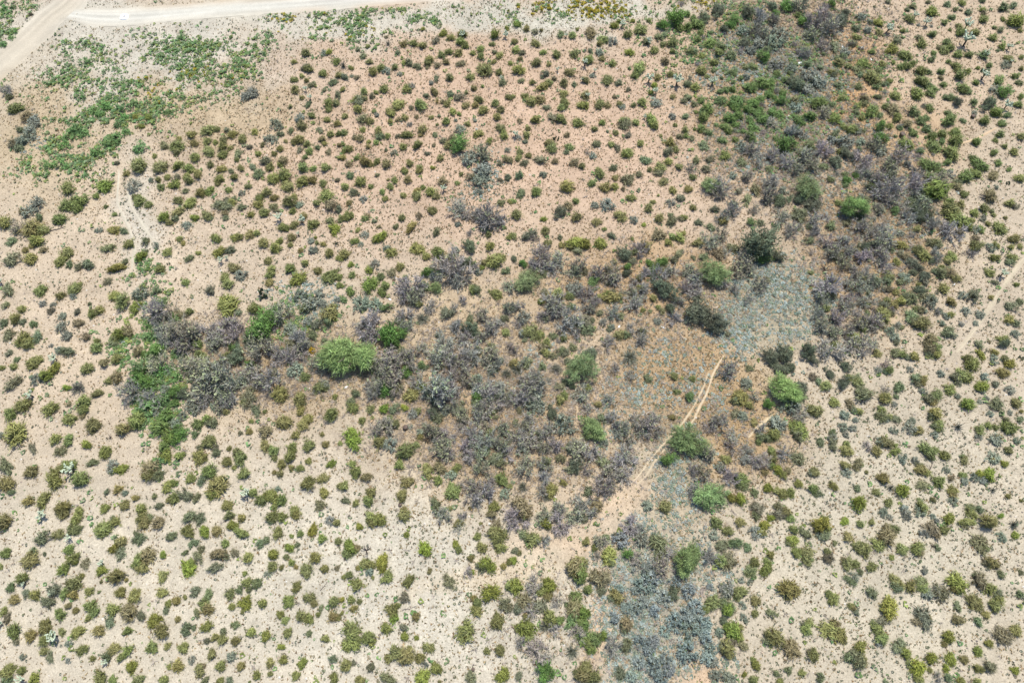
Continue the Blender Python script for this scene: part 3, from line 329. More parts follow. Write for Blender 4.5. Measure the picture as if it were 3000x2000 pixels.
# ---------------------------------------------------------------- ground
K = 0.48 * np.array([1.01, 1.0, 0.905])
SOILS = [   # x y rx ry | photo colour of the bare soil there | strength
    (1500, 1000, 9000, 9000, (222, 206, 188), 1.0),
    (500, 1750, 900, 420, (232, 222, 207), 0.95),
    (1250, 1750, 500, 350, (234, 227, 215), 0.9),
    (2600, 1650, 520, 520, (224, 215, 199), 0.9),
    (1450, 380, 900, 360, (229, 199, 178), 0.95),
    (300, 900, 380, 420, (231, 212, 192), 0.9),
    (2650, 150, 500, 260, (224, 200, 178), 0.8),
    (350, 190, 420, 180, (222, 214, 203), 0.95),
    (900, 70, 700, 50, (226, 220, 210), 0.95), (330, 60, 260, 45, (230, 223, 213), 0.9), (80, 120, 170, 110, (222, 213, 201), 0.8),
    (1650, 40, 500, 40, (226, 222, 212), 0.9),
    (560, 330, 330, 90, (214, 192, 162), 0.8),
    (110, 400, 200, 170, (216, 196, 168), 0.85),
    (2240, 250, 220, 260, (200, 174, 140), 0.85),
    (2495, 240, 85, 150, (224, 182, 138), 0.9),
    (2600, 430, 170, 110, (218, 184, 146), 0.7),
    (2550, 720, 190, 220, (198, 168, 130), 0.9),
    (1900, 830, 330, 130, (206, 174, 138), 0.85),
    (1980, 1090, 230, 150, (198, 170, 136), 0.9),
    (1400, 960, 300, 130, (220, 196, 166), 0.7),
    (1450, 1250, 320, 200, (208, 182, 150), 0.85),
    (850, 1080, 330, 130, (206, 182, 150), 0.8),
    (2150, 1260, 180, 170, (202, 172, 134), 0.9),
    (2240, 890, 130, 110, (188, 180, 160), 0.8),
    (1900, 1800, 120, 230, (182, 182, 170), 0.75),
    (1970, 1420, 90, 150, (190, 180, 158), 0.7),
    (1800, 1480, 170, 70, (236, 212, 188), 0.9),
    (1650, 1600, 160, 60, (238, 214, 190), 0.9),
    (1500, 1680, 140, 45, (238, 220, 196), 0.85), (1330, 1700, 170, 40, (238, 224, 204), 0.8),
    (1760, 1830, 45, 140, (238, 210, 184), 0.9),
    (2040, 1960, 70, 60, (238, 208, 180), 0.9),
    (1700, 1200, 40, 120, (234, 208, 180), 0.8),
    (400, 640, 60, 160, (226, 222, 214), 0.7),
    (2000, 1190, 60, 60, (216, 190, 156), 0.6),
]

def soil_colour(x, y):
    px, py = project(x, y)
    px = np.clip(px, -250, 3250); py = np.clip(py, -220, 2250)
    wob = 40.0
    px = px + wob * (vnoise(x, y, 7, 11) - 0.5) * 2 + 18 * (vnoise(x, y, 2.2, 12) - 0.5) * 2
    py = py + wob * (vnoise(x, y, 7, 13) - 0.5) * 2 + 18 * (vnoise(x, y, 2.2, 14) - 0.5) * 2
    out = np.zeros(np.shape(x) + (3,))
    for (bx, by, rx, ry, c, s) in SOILS:
        d2 = ((px - bx) / rx) ** 2 + ((py - by) / ry) ** 2
        w = (np.exp(-0.8 * d2 ** 1.6) * s)[..., None]
        out = out * (1 - w) + srgb(*c, k=K) * w
    wp = np.clip((vnoise(x, y, 9.0, 17) * 0.6 + vnoise(x, y, 3.0, 18) * 0.4 - 0.5) * 6, 0, 1) * np.exp(-(((px - 420) / 420) ** 2 + ((py - 190) / 170) ** 2) ** 1.5)
    out = out * (1 - 0.7 * wp[..., None]) + srgb(236, 230, 221, k=K) * 0.7 * wp[..., None]
    patch = vnoise(x, y, 5.0, 15) * 0.6 + vnoise(x, y, 1.7, 16) * 0.4
    out *= (0.93 + 0.14 * patch)[..., None]
    return out

def axis(lo, hi, step, far):
    core = np.arange(lo, hi + step / 2, step)
    a, s = [], step
    v = core[-1]
    while v < far:
        s *= 1.35; v += s; a.append(v)
    b, s, v = [], step, core[0]
    while v > -far:
        s *= 1.35; v -= s; b.append(v)
    return np.concatenate([np.array(b[::-1]), core, np.array(a)])

gx = axis(-130, 130, 0.85, 2500.0)
gy = axis(-20, 158, 0.85, 2500.0)
GX, GY = np.meshgrid(gx, gy, indexing='ij')
GZ = ground_z(GX, GY)
nx, ny = GX.shape
gm = bpy.data.meshes.new('ground')
gm.vertices.add(nx * ny)
gm.vertices.foreach_set('co', np.stack([GX, GY, GZ], -1).astype(np.float32).reshape(-1))
ii, jj = np.meshgrid(np.arange(nx - 1), np.arange(ny - 1), indexing='ij')
q = np.stack([ii * ny + jj, (ii + 1) * ny + jj, (ii + 1) * ny + jj + 1, ii * ny + jj + 1], -1).reshape(-1, 4)
gm.loops.add(q.size); gm.loops.foreach_set('vertex_index', q.reshape(-1).astype(np.int32))
gm.polygons.add(len(q)); gm.polygons.foreach_set('loop_start', np.arange(0, q.size, 4, dtype=np.int32))
gm.update(calc_edges=True)
ga = gm.color_attributes.new('tone', 'FLOAT_COLOR', 'POINT')
gc = np.ones((nx * ny, 4), np.float32); gc[:, :3] = soil_colour(GX, GY).reshape(-1, 3)
ga.data.foreach_set('color', gc.reshape(-1))
ground = tag(add('ground', gm, M_SOIL), 'pale sandy desert floor between the scattered bushes', None, None, 'structure')

# ---------------------------------------------------------------- roads and trodden paths
def smooth_line(p, n):
    p = np.asarray(p, float)
    d = np.concatenate([[0], np.cumsum(np.linalg.norm(np.diff(p, axis=0), axis=1))])
    t = np.linspace(0, d[-1], n)
    out = np.stack([np.interp(t, d, p[:, k]) for k in range(2)], 1)
    ker = np.ones(5) / 5
    for _ in range(2):
        o2 = out.copy()
        for k in range(2):
            o2[2:-2, k] = np.convolve(out[:, k], ker, 'valid')
        out = o2
    return out

def sheet(name, A, B, across, material, colour, lift, label, edge=0.35, seed=0):
    """strip of ground between two edge lines A and B (world xy)"""
    n = len(A)
    t = np.linspace(0, 1, across)
    P = A[:, None, :] * (1 - t)[None, :, None] + B[:, None, :] * t[None, :, None]
    nrm = (B - A); nrm /= np.linalg.norm(nrm, axis=1)[:, None]
    for k, sgn in ((0, -1), (across - 1, 1)):
        P[:, k] += nrm * (sgn * edge * (vnoise(P[:, k, 0], P[:, k, 1], 1.3, 30 + seed) - 0.5) * 2)[:, None]
    X, Y = P[..., 0], P[..., 1]
    Z = ground_z(X, Y) + lift
    Z[:, 0] -= lift * 0.7; Z[:, -1] -= lift * 0.7
    me = bpy.data.meshes.new(name)
    v = np.stack([X, Y, Z], -1).reshape(-1, 3)
    f = [(i * across + j, (i + 1) * across + j, (i + 1) * across + j + 1, i * across + j + 1)
         for i in range(n - 1) for j in range(across - 1)]
    me.from_pydata(v.tolist(), [], f)
    at = me.color_attributes.new('tone', 'FLOAT_COLOR', 'POINT')
    base = np.asarray(colour)
    soil = soil_colour(X, Y)
    w = np.clip(np.minimum(t, 1 - t) * 2 * 1.3, 0, 1)[None, :, None] * np.ones((n, 1, 1))
    cc = soil * (1 - w) + base * w
    al = np.cumsum(np.concatenate([[0], np.linalg.norm(np.diff(A, axis=0), axis=1)]))[:, None] + 0 * X
    st = vnoise(al, t[None, :] * 60 + 0 * X, 9.0, 50 + seed) * 0.5 + vnoise(al, t[None, :] * 170 + 0 * X, 14.0, 51 + seed) * 0.5
    cc = cc * (0.95 + 0.10 * vnoise(X, Y, 2.5, 40 + seed))[..., None] * (0.86 + 0.28 * st + (0.05 * np.exp(-((t - 0.33) / 0.05) ** 2) + 0.05 * np.exp(-((t - 0.6) / 0.05) ** 2) - 0.06 * np.exp(-((t - 0.46) / 0.05) ** 2))[None, :])[..., None]
    c4 = np.ones((n, across, 4), np.float32); c4[..., :3] = cc
    at.data.foreach_set('color', c4.reshape(-1))
    o = add(name, me, material)
    up = me.polygons[0].normal.z
    if up < 0: me.flip_normals()
    return tag(o, label, None, None, 'structure')

def px_line(p, n):
    p = smooth_line(p, n)
    x, y, _ = unproject(p[:, 0], p[:, 1])
    return np.stack([x, y], 1)

ROAD_W = px_line([(262 + 90, -75), (262, 0), (240, 35), (195, 60), (165, 92), (115, 137), (54, 191), (0, 242), (-160, 385)], 90)
ROAD_E = px_line([(156 + 82, -75), (156, 3), (102, 45), (48, 99), (0, 137), (-160, 268)], 90)
sheet('dirt_road', ROAD_E, ROAD_W, 26, M_ROAD, srgb(221, 211, 198, K), 0.02, 'beige graded dirt road', 0.5, 1)
TOP_S = px_line([(190, 58), (250, 76), (330, 84), (500, 66), (750, 46), (1000, 31), (1250, 10), (1500, -10), (1900, -45)], 130)
TOP_N = px_line([(225, 28), (300, 26), (400, 22), (500, 18), (640, 5), (800, -6), (1000, -22), (1250, -42), (1500, -62), (1900, -98)], 130)
sheet('gravel_road', TOP_N, TOP_S, 26, M_ROAD, srgb(232, 229, 224, K), 0.036, 'white gravel road along the upper edge', 0.6, 2)

PATHS = [
    ([(2125, 1036), (2108, 1060), (2088, 1095), (2072, 1150), (2050, 1190), (2030, 1235), (1990, 1275), (1950, 1312), (1920, 1348), (1890, 1400), (1850, 1432)], 0.36, (232, 214, 190), 'narrow trodden track beside the grey ground cover'),
    ([(2076, 1088), (2060, 1140), (2038, 1178), (2018, 1215), (1990, 1252), (1940, 1303), (1905, 1345), (1870, 1395), (1845, 1420)], 0.34, (230, 212, 188), 'twin trodden track running parallel through the straw'),
    ([(2262, 1218), (2236, 1236), (2210, 1260), (2190, 1284)], 0.55, (240, 222, 194), 'short bare path left of the round grey bush'),
    ([(348, 495), (345, 545), (342, 595), (360, 630), (376, 665), (395, 720), (386, 790)], 0.6, (222, 214, 200), 'pale wheel rut on the west side of the old track'),
    ([(372, 540), (380, 600), (405, 640), (430, 680), (450, 705)], 0.6, (222, 214, 200), 'pale wheel rut on the east side of the old track'),
    ([(1688, 1170), (1691, 1200), (1690, 1230), (1684, 1268)], 0.3, (226, 204, 176), 'short sandy path between the bare thickets'),
    ([(3010, 745), (2945, 830), (2900, 900), (2860, 960), (2800, 1035)], 0.8, (224, 211, 190), 'faint sandy track slanting down beside the edge bushes'),
    ([(2340, 962), (2300, 955), (2230, 962), (2170, 1000), (2130, 1032)], 0.22, (214, 198, 172), 'faint curved track through the grey ground cover'),
    ([(2680, 395), (2800, 425), (2860, 408), (2925, 372)], 0.6, (230, 202, 172), 'faint sandy path among the right-hand bushes'),
]
path_pts = []
for i, (pts, w, c, lab) in enumerate(PATHS):
    L = px_line(pts, max(12, len(pts) * 8))
    d = np.gradient(L, axis=0); d /= np.linalg.norm(d, axis=1)[:, None]
    nrm = np.stack([-d[:, 1], d[:, 0]], 1)
    ww = w * (0.6 + 0.8 * vnoise(L[:, 0], L[:, 1], 1.1, 60 + i))[:, None] * 0.5
    ww *= np.minimum(1, np.minimum(np.arange(len(ww)), np.arange(len(ww))[::-1]) / 4.0 + 0.15)[:, None]
    sheet('path', L + nrm * ww, L - nrm * ww, 4, M_PATH, srgb(*c, k=K * 1.04), 0.02 + 0.003 * i, lab, 0.08, 10 + i)
    path_pts.append(np.concatenate([L, np.full((len(L), 1), w * 0.5)], 1))
path_pts = np.concatenate(path_pts)

def near_path(x, y):
    hit = np.zeros(len(x), bool)
    for (ax, ay, w) in path_pts:
        hit |= (x - ax) ** 2 + (y - ay) ** 2 < (w + 0.06) ** 2
    return hit

from mathutils import geometry as _g
def inside(poly, x, y):
    n = len(poly); c = np.zeros(len(x), bool); j = n - 1
    for i in range(n):
        xi, yi = poly[i]; xj, yj = poly[j]
        k = ((yi > y) != (yj > y)) & (x < (xj - xi) * (y - yi) / (yj - yi + 1e-12) + xi)
        c ^= k; j = i
    return c
ROAD_POLYS = [np.concatenate([ROAD_E[::4], ROAD_W[::-4]]), np.concatenate([TOP_N[::5], TOP_S[::-5]])]

# ---------------------------------------------------------------- plant shapes (unit radius, base at the origin)
def hemi(rg, n, low=0.05):
    th = rg.random(n) * 2 * math.pi
    cz = low + (1 - low) * rg.random(n)
    sz = np.sqrt(1 - cz ** 2)
    return np.stack([sz * np.cos(th), sz * np.sin(th), cz], 1)

def lobed(rg, dirs, amount=0.28):
    k = hemi(rg, 6, -0.2); g = 1 + amount * rg.normal(0, 1, 6)
    w = np.exp(4 * (dirs @ k.T)); w /= w.sum(1)[:, None]
    return (w * g).sum(1)

def blobs(rg, n, reach):
    """a plan of overlapping lobes that together fill the unit circle"""
    if n == 1:
        return np.zeros((1, 2)), np.array([0.95])
    th = rg.random() * 6.283 + np.arange(n) * 6.283 / n + rg.normal(0, 0.4, n)
    k = reach * (0.6 + 0.5 * rg.random(n))
    c = np.stack([np.cos(th) * k, np.sin(th) * k * (0.75 + 0.25 * rg.random())], 1)
    return c, (1.0 - k) * (0.85 + 0.3 * rg.random(n))

def bush(seed, tips=34, per=13, height=1.45, leaf=0.13, spread=0.13, col=(1, 1, 1), warm=0.07, inner=0.35, flat=0.35, vary=0.6):
    rg = np.random.default_rng(seed)
    d = hemi(rg, tips, 0.02)
    nb = int(rg.integers(1, 5))
    bc, br = blobs(rg, nb, 0.42)
    w = rg.integers(0, nb, tips)
    r = lobed(rg, d) * br[w] * (0.62 + 0.38 * rg.random(tips))
    inn = rg.random(tips) < inner
    r[inn] *= 0.55
    tip = d * r[:, None]
    tip[:, 2] = 0.14 + tip[:, 2] * (height - 0.3)
    tip[:, :2] += bc[w]
    base = np.zeros((tips, 3)); base[:, :2] = rg.normal(0, 0.07, (tips, 2)); base[:, 2] = -0.05
    cl = leaves(rg, tip, per, spread, leaf, 3.0, flat, (0, 0, -0.3))
    back = base + (tip - base) * (0.62 + 0.2 * rg.random((tips, 1)))
    cl2 = leaves(rg, back, max(2, per // 4), spread * 0.8, leaf * 0.9, 1.6, flat, (0, 0, -0.3))
    fol = np.concatenate([cl, cl2])
    fc = tones(rg, len(fol), col, vary, warm)
    mid = base + (tip - base) * 0.5; mid[:, 2] *= 0.8
    st = np.concatenate([blades(base, mid, 0.045, rg), blades(base * 0.3 + mid * 0.7, tip, 0.035, rg),
                         blades(mid, tip + rg.normal(0, 0.12, tip.shape), 0.028, rg)])
    sc = tones(rg, len(st), (0.20, 0.17, 0.14), 0.35)
    return (fol, fc), (st, sc)

def bare(seed, stems=15, leaf_n=40, height=1.25, col=(0.20, 0.172, 0.160), leaf_col=(0.19, 0.205, 0.12), droop=0.0, twig=((10, 0.42, 0.046), (8, 0.26, 0.034))):
    rg = np.random.default_rng(seed)
    d = hemi(rg, stems, 0.12)
    L = (0.55 + 0.35 * rg.random(stems)) * lobed(rg, d)
    b0 = np.zeros((stems, 3)); b0[:, :2] = rg.normal(0, 0.06, (stems, 2)); b0[:, 2] = -0.05
    t0 = d * L[:, None]; t0[:, 2] *= height
    tri = [blades(b0, t0, 0.085, rg)]
    a, b = b0, t0
    for lvl, (k, ln, w) in enumerate(twig):
        s = 0.25 + 0.75 * rg.random((len(a), k, 1))
        p = a[:, None] + (b - a)[:, None] * s
        dd = (b - a)[:, None] / (np.linalg.norm(b - a, axis=1)[:, None, None] + 1e-9) + rg.normal(0, 0.6, (len(a), k, 3))
        dd[..., 2] += 0.15 - droop
        dd /= np.linalg.norm(dd, axis=-1)[..., None]
        e = p + dd * ln * (0.5 + 0.8 * rg.random((len(a), k, 1)))
        a, b = p.reshape(-1, 3), e.reshape(-1, 3)
        b[:, 2] = np.maximum(b[:, 2], 0.02)
        tri.append(blades(a, b, w, rg))
    tri = np.concatenate(tri)
    c = tones(rg, len(tri), col, 0.4)
    if leaf_n:
        pick = b[rg.integers(0, len(b), leaf_n)]
        lf = leaves(rg, pick, 1, 0.05, 0.10, 1.5, 0.3)
        tri = np.concatenate([tri, lf]); c = np.concatenate([c, tones(rg, len(lf), leaf_col, 0.4)])
    return tri, c

def sage(seed, col=(1, 1, 1), height=0.75, tips=26, per=11):
    rg = np.random.default_rng(seed)
    d = hemi(rg, tips, 0.0)
    r = lobed(rg, d) * (0.45 + 0.5 * rg.random(tips))
    tip = d * r[:, None]; tip[:, 2] = 0.08 + tip[:, 2] * height
    fol = leaves(rg, tip, per, 0.12, 0.13, 1.5, 0.5, (0, 0, -0.4))
    c = tones(rg, len(fol), col, 0.4, 0.05)
    base = np.zeros((tips, 3))
    st = blades(base, tip, 0.03, rg)
    return np.concatenate([fol, st]), np.concatenate([c, tones(rg, len(st), (0.16, 0.14, 0.12), 0.3)])

def tree(seed, n=110, per=14, height=1.5, leaf=0.07, spread=0.10, aspect=1.7, droop=0.0, warm=0.03, limbs=7, low=0.0, vary=0.45, flat=0.3):
    rg = np.random.default_rng(seed)
    d = hemi(rg, n, low)
    nb = int(rg.integers(6, 10))
    th = rg.random(nb) * 6.283
    k = 0.15 + 0.58 * rg.random(nb)
    bc = np.stack([np.cos(th) * k, np.sin(th) * k], 1)
    br = 0.26 + 0.34 * rg.random(nb)
    bc[0] *= 0.3; br[0] = 0.55
    bz = 0.75 + 0.5 * rg.random(nb)
    w = rg.choice(nb, n, p=br ** 2 / (br ** 2).sum())
    r = lobed(rg, d, 0.4) * br[w] * np.where(rg.random(n) < 0.25, 0.4 + 0.3 * rg.random(n), 0.62 + 0.55 * rg.random(n))
    tip = d * r[:, None]; tip[:, 2] = 0.2 + (0.15 + tip[:, 2] * 1.25) * (height - 0.35) * bz[w]
    tip[:, :2] += bc[w]
    org = np.concatenate([bc[w] * 0.8, np.full((n, 1), 0.1)], 1)
    fol = leaves(rg, tip, per, spread, leaf, aspect, flat, np.repeat(org, per, 0), droop)
    fc = tones(rg, len(fol), (1, 1, 1), vary, warm)
    # clumps differ in tone
    clump = np.repeat(0.55 + 0.85 * rg.random(n), per)[:, None]
    fc *= clump * np.repeat(0.82 + 0.36 * rg.random(nb), 1)[np.repeat(w, per)][:, None]
    wood = [tube([(0, 0, -0.1), (0.02, 0.01, 0.14), (0.03, 0.0, 0.28)], [0.075, 0.06, 0.055], 7, (0.12, 0.10, 0.075), rg, 0.3, False)]
    for k in range(limbs):
        th = 2 * math.pi * (k + 0.5 * rg.random()) / limbs
        e = np.array([math.cos(th), math.sin(th), 0]) * (0.55 + 0.2 * rg.random())
        e[2] = height * (0.45 + 0.35 * rg.random())
        m1 = np.array([0.03, 0, 0.22]) * 0.65 + e * 0.35; m1[2] -= 0.04
        m2 = np.array([0.03, 0, 0.22]) * 0.3 + e * 0.7; m2[:2] += rg.normal(0, 0.05, 2)
        wood.append(tube([(0.03, 0, 0.2), m1, m2, e], [0.04, 0.03, 0.02, 0.008], 5, (0.13, 0.115, 0.08), rg, 0.3, False))
        tw = tip[rg.integers(0, n, 7)]
        wood.append((blades(np.repeat(m2[None], 7, 0), tw, 0.022, rg), tones(rg, 7, (0.13, 0.115, 0.085), 0.3)))
    return (fol, fc), merge(wood)

def snag(seed):
    rg = np.random.default_rng(seed)
    parts = []
    for k in range(6):
        th = 2 * math.pi * k / 6 + rg.normal(0, 0.3)
        e = np.array([math.cos(th) * 0.9, math.sin(th) * 0.9, 0.5 + 0.8 * rg.random()])
        m = e * 0.5 + rg.normal(0, 0.08, 3); m[2] = e[2] * 0.4
        parts.append(tube([(0, 0, -0.05), m, e], [0.085, 0.06, 0.03], 5, (0.045, 0.036, 0.03), rg, 0.3))
        for _ in range(3):
            s = 0.4 + 0.5 * rg.random(); p = m * (1 - s) + e * s
            f = p + rg.normal(0, 0.25, 3); f[2] = max(f[2], p[2] - 0.05) + 0.1
            parts.append(tube([p, f], [0.04, 0.02], 4, (0.05, 0.04, 0.034), rg, 0.3))
    return merge(parts)

def spiky(seed, n=150):
    rg = np.random.default_rng(seed)
    d = hemi(rg, n, 0.05)
    b = d * (0.75 + 0.3 * rg.random((n, 1))); b[:, 2] *= 0.85
    a = rg.normal(0, 0.06, (n, 3)); a[:, 2] = 0.02
    t1 = blades(a, b, 0.075, rg)
    t2 = blades(a, b * (0.6 + 0.3 * rg.random((n, 1))), 0.07, rg)
    tri = np.concatenate([t1, t2])
    c = np.concatenate([tones(rg, n, (0.27, 0.275, 0.21), 0.4, 0.1), tones(rg, n, (0.14, 0.155, 0.10), 0.4)])
    return tri, c

def palette_mesh(name, shape):
    return soup(name, *shape)

COLOURS = {
    'c': (0.200, 0.208, 0.074), 'C': (0.195, 0.222, 0.048), 'd': (0.170, 0.185, 0.102),
    's': (0.215, 0.242, 0.185), 'w': (0.140, 0.245, 0.085), 'g': (0.120, 0.210, 0.052),
    'q': (0.195, 0.260, 0.108), 'p': (0.250, 0.340, 0.120), 't': (0.125, 0.148, 0.092),
}
NV = 14
V_BUSH = [bush(100 + i, tips=38 + i % 4 * 4, per=15, leaf=0.14, spread=0.16, flat=0.7) for i in range(NV)]
V_DARK = [bush(200 + i, tips=36, per=13, leaf=0.145, spread=0.17, height=1.25, inner=0.4, warm=0.10, flat=0.7) for i in range(NV)]
V_BUSH_SMALL = [bush(100 + i, tips=36 + i % 4 * 4, per=10, leaf=0.165, spread=0.16, flat=0.7) for i in range(NV)]
V_BARE = [bare(300 + i, leaf_n=(20, 60, 110)[i % 3], col=((0.30, 0.285, 0.255), (0.285, 0.27, 0.235), (0.26, 0.25, 0.195))[i % 3]) for i in range(NV)]
V_BARE_SMALL = [bare(330 + i, leaf_n=(15, 40, 70)[i % 3], twig=((7, 0.42, 0.055), (5, 0.26, 0.042)), col=(0.285, 0.27, 0.235)) for i in range(NV)]
V_SAGE = [sage(400 + i, tips=36, per=12) for i in range(7)]
V_WEED = [sage(450 + i, height=0.55, tips=30, per=10) for i in range(5)]
V_GREEN = [tree(500 + i, 110, 17, 1.3, 0.075, 0.12) for i in range(4)]
V_GREY = [tree(520 + i, 150, 20, 1.25, 0.060, 0.09, 2.0, 0.0, 0.03) for i in range(4)]
V_FERN = [tree(540 + i, 220, 26, 1.3, 0.046, 0.085, 2.6, 0.15, 0.03) for i in range(4)]
V_PALO = [tree(560 + i, 300, 40, 1.2, 0.034, 0.085, 3.4, 0.35, 0.03, 9) for i in range(3)]
V_SNAG = [snag(600 + i) for i in range(3)]
V_SPIKY = [spiky(620 + i) for i in range(3)]

# ---------------------------------------------------------------- the survey, put on the ground
TILE = 500.0
plants = []
for (tx, ty), text in PLANTS.items():
    for tok in text.split(','):
        mt = re.fullmatch(r'(-?[\d.]+) ([\d.]+) ([\d.]+)(\w)', tok)
        px = tx * TILE + float(mt[1]) * 10 / 3.136
        py = ty * TILE + float(mt[2]) * 10 / 3.136
        pr = float(mt[3]) * 10 / 3.136
        plants.append([px, py, pr, mt[4]])

HEIGHT = {'c': 1.45, 'C': 1.45, 'd': 1.3, 'b': 1.25, 's': 0.75, 'w': 0.55, 'g': 1.35, 'q': 1.35, 'p': 1.25, 't': 1.35,
          'o': 2.2, 'a': 1.3, 'u': 1.0, 'n': 1.1, 'x': 1.0, 'v': 0.9, 'y': 0.9}
SCALE = {'c': 0.96, 'C': 0.98, 'd': 1.0, 'b': 1.55, 's': 1.2, 'w': 1.3, 'g': 1.05, 'q': 0.95, 'p': 1.0, 't': 1.0}
recs = []
for (px, py, pr, k) in plants:
    x, y, t = unproject(px, py, 0.0)
    r = pr / FPX * float(t) * SCALE.get(k, 1.0)
    h = r * HEIGHT[k]
    x, y, t = unproject(px, py, 0.42 * h)
    x, y = float(x), float(y)
    recs.append(dict(px=px, py=py, pr=pr, k=k, x=x, y=y, r=r, z=float(ground_z(x, y))))

# ---------------------------------------------------------------- words for the labels
def soil_word(px, py):
    spots = [((300, 300), 'green weedy flat'), ((1450, 350), 'pinkish sand'), ((450, 1700), 'clean pale sand'), ((1200, 1750), 'white sand'),
             ((2650, 1650), 'speckled sand'), ((2650, 250), 'tan sand'), ((2550, 750), 'straw-coloured wash'), ((1950, 1080), 'straw-coloured wash'),
             ((1400, 1150), 'bare thicket'), ((750, 1050), 'bare thicket'), ((250, 900), 'peach sand'), ((2250, 250), 'tangled wash'), ((1900, 1800), 'blue-grey ground cover')]
    return min(spots, key=lambda s: (s[0][0] - px) ** 2 + (s[0][1] - py) ** 2)[1]

LANDMARKS = [
    (1030, 1036, 'the drooping palo verde'), (2376, 551, 'the wide shady tree'), (2494, 612, 'the fresh feathery tree'),
    (755, 956, 'the bright mesquite'), (1341, 424, 'the lone bright mesquite'), (1704, 1083, 'the sprawling soft tree'),
    (1736, 1252, 'the patchy soft tree'), (2022, 1287, 'the trackside feathery tree'), (2290, 1134, 'the lime feathery tree'),
    (2073, 1450, 'the olive feathery tree'), (2016, 1634, 'the lower feathery tree'), (2236, 714, 'the broad dark shrub'),
    (2045, 902, 'the upper round shrub'), (2099, 943, 'the lower round shrub'), (1538, 819, 'the tall soft tree'),
    (365, 52, 'the white ring'), (774, 857, 'the big prickly pear'), (1188, 1252, 'the brown barrel cactus'),
    (1073, 1612, 'the black snag'), (207, 1376, 'the thick cholla'), (159, 1860, 'the lowest cholla'),
    (2831, 121, 'the tallest cholla'), (2972, 1535, 'the radiating yucca'), (914, 1029, 'the yellow flowers'),
    (1602, 1969, 'the lowest mesquite'), (723, 1446, 'the branching cholla'), (1386, 1959, 'the ball cactus'),
    (2306, 418, 'the upper green mesquite'), (1281, 300, 'the yellowing yucca'), (2612, 1427, 'the sandy yucca'), (2809, 1248, 'the pale yucca'),
    (1985, 236, 'the forked cholla'), (348, 560, 'the pale ruts'), (1956, 1341, 'the little trackside mesquite'),
    (0, 0, 'the top left corner'), (3000, 0, 'the top right corner'), (0, 2000, 'the bottom left corner'), (3000, 2000, 'the bottom right corner'),
    (0, 1000, 'mid left edge'), (3000, 1000, 'mid right edge'), (1500, 2000, 'mid bottom edge'), (1500, 0, 'mid top edge'), (1500, 1000, 'the photo centre'),
]
CLOCK = ['twelve', 'one', 'two', 'three', 'four', 'five', 'six', 'seven', 'eight', 'nine', 'ten', 'eleven']
ORD = ['nearest', 'second', 'third', 'fourth', 'fifth', 'sixth', 'seventh', 'eighth', 'ninth', 'tenth', 'eleventh', 'twelfth', 'thirteenth',
       'fourteenth', 'fifteenth', 'sixteenth', 'seventeenth', 'eighteenth', 'nineteenth', 'twentieth']
used_label = set()
_slots = {}
for _r in recs:
    _i = min(range(len(LANDMARKS)), key=lambda i: (LANDMARKS[i][0] - _r['px']) ** 2 + (LANDMARKS[i][1] - _r['py']) ** 2)
    _dx, _dy = _r['px'] - LANDMARKS[_i][0], LANDMARKS[_i][1] - _r['py']
    _h = int(round((math.pi / 2 - math.atan2(_dy, _dx)) / (math.pi / 6))) % 12
    _slots.setdefault((_r['k'], _i, _h), []).append((math.hypot(_dx, _dy), id(_r)))
    _r['slot'] = (_r['k'], _i, _h)
for _v in _slots.values(): _v.sort()

def place_label(desc, r):
    """description plus how far out it stands from the nearest landmark and in which clock direction"""
    k, i, h = r['slot']
    n = [q[1] for q in _slots[r['slot']]].index(id(r))
    lab = f"{desc}, {ORD[min(n, 19)]} from {LANDMARKS[i][2]} towards {CLOCK[h]} o'clock"
    used_label.add(lab)
    return lab

def greener(r, col):
    g = brush(np.array([r['px']]), np.array([r['py']]), [(2240, 320, 190, 120, 0.9), (2120, 60, 200, 80, 0.7), (480, 1100, 110, 230, 0.9), (2800, 330, 260, 260, 0.45), (2640, 500, 140, 110, 0.6),
        (1690, 1780, 60, 110, 0.5), (640, 300, 400, 60, 0.1), (200, 580, 150, 80, 0.5), (1100, 860, 120, 80, 0.5)], 0.0)[0]
    return np.asarray(col) * (1 - g) + np.array((0.112, 0.198, 0.052)) * (0.85 + 0.3 * prg.random()) * g

def size_word(r, lo, hi):
    return 'small' if r < lo else ('large' if r > hi else 'midsize')

# ---------------------------------------------------------------- individuals
def mesh_pair(tag_name, variants, mats):
    return [(soup(tag_name[0], *f), soup(tag_name[1], *s)) for f, s in variants]

def with_mats(pairs, m0, m1):
    for f, s in pairs:
        f.materials.append(m0); s.materials.append(m1)
    return pairs

MB = with_mats(mesh_pair(('foliage', 'stems'), V_BUSH, None), M_LEAF, M_TWIG)
MD = with_mats(mesh_pair(('foliage', 'stems'), V_DARK, None), M_LEAF, M_TWIG)
MG = with_mats(mesh_pair(('crown', 'trunk'), V_GREEN, None), M_LEAF, M_BARK)
MT = with_mats(mesh_pair(('crown', 'trunk'), V_GREY, None), M_LEAF, M_BARK)
MQ = with_mats(mesh_pair(('crown', 'trunk'), V_FERN, None), M_LEAF, M_BARK)
MP = with_mats(mesh_pair(('crown', 'trunk'), V_PALO, None), M_LEAF, M_BARK)
def singles(name, variants, mat):
    out = []
    for v in variants:
        m = soup(name, *v); m.materials.append(mat); out.append(m)
    return out
MBARE = singles('bare_shrub', V_BARE, M_TWIG)
MSAGE = singles('grey_shrub', V_SAGE, M_LEAF)
MWEED = singles('green_weed', V_WEED, M_LEAF)
MSNAG = singles('snag', V_SNAG, M_BARK)
MSPIKY = singles('spiky_shrub', V_SPIKY, M_LEAF)

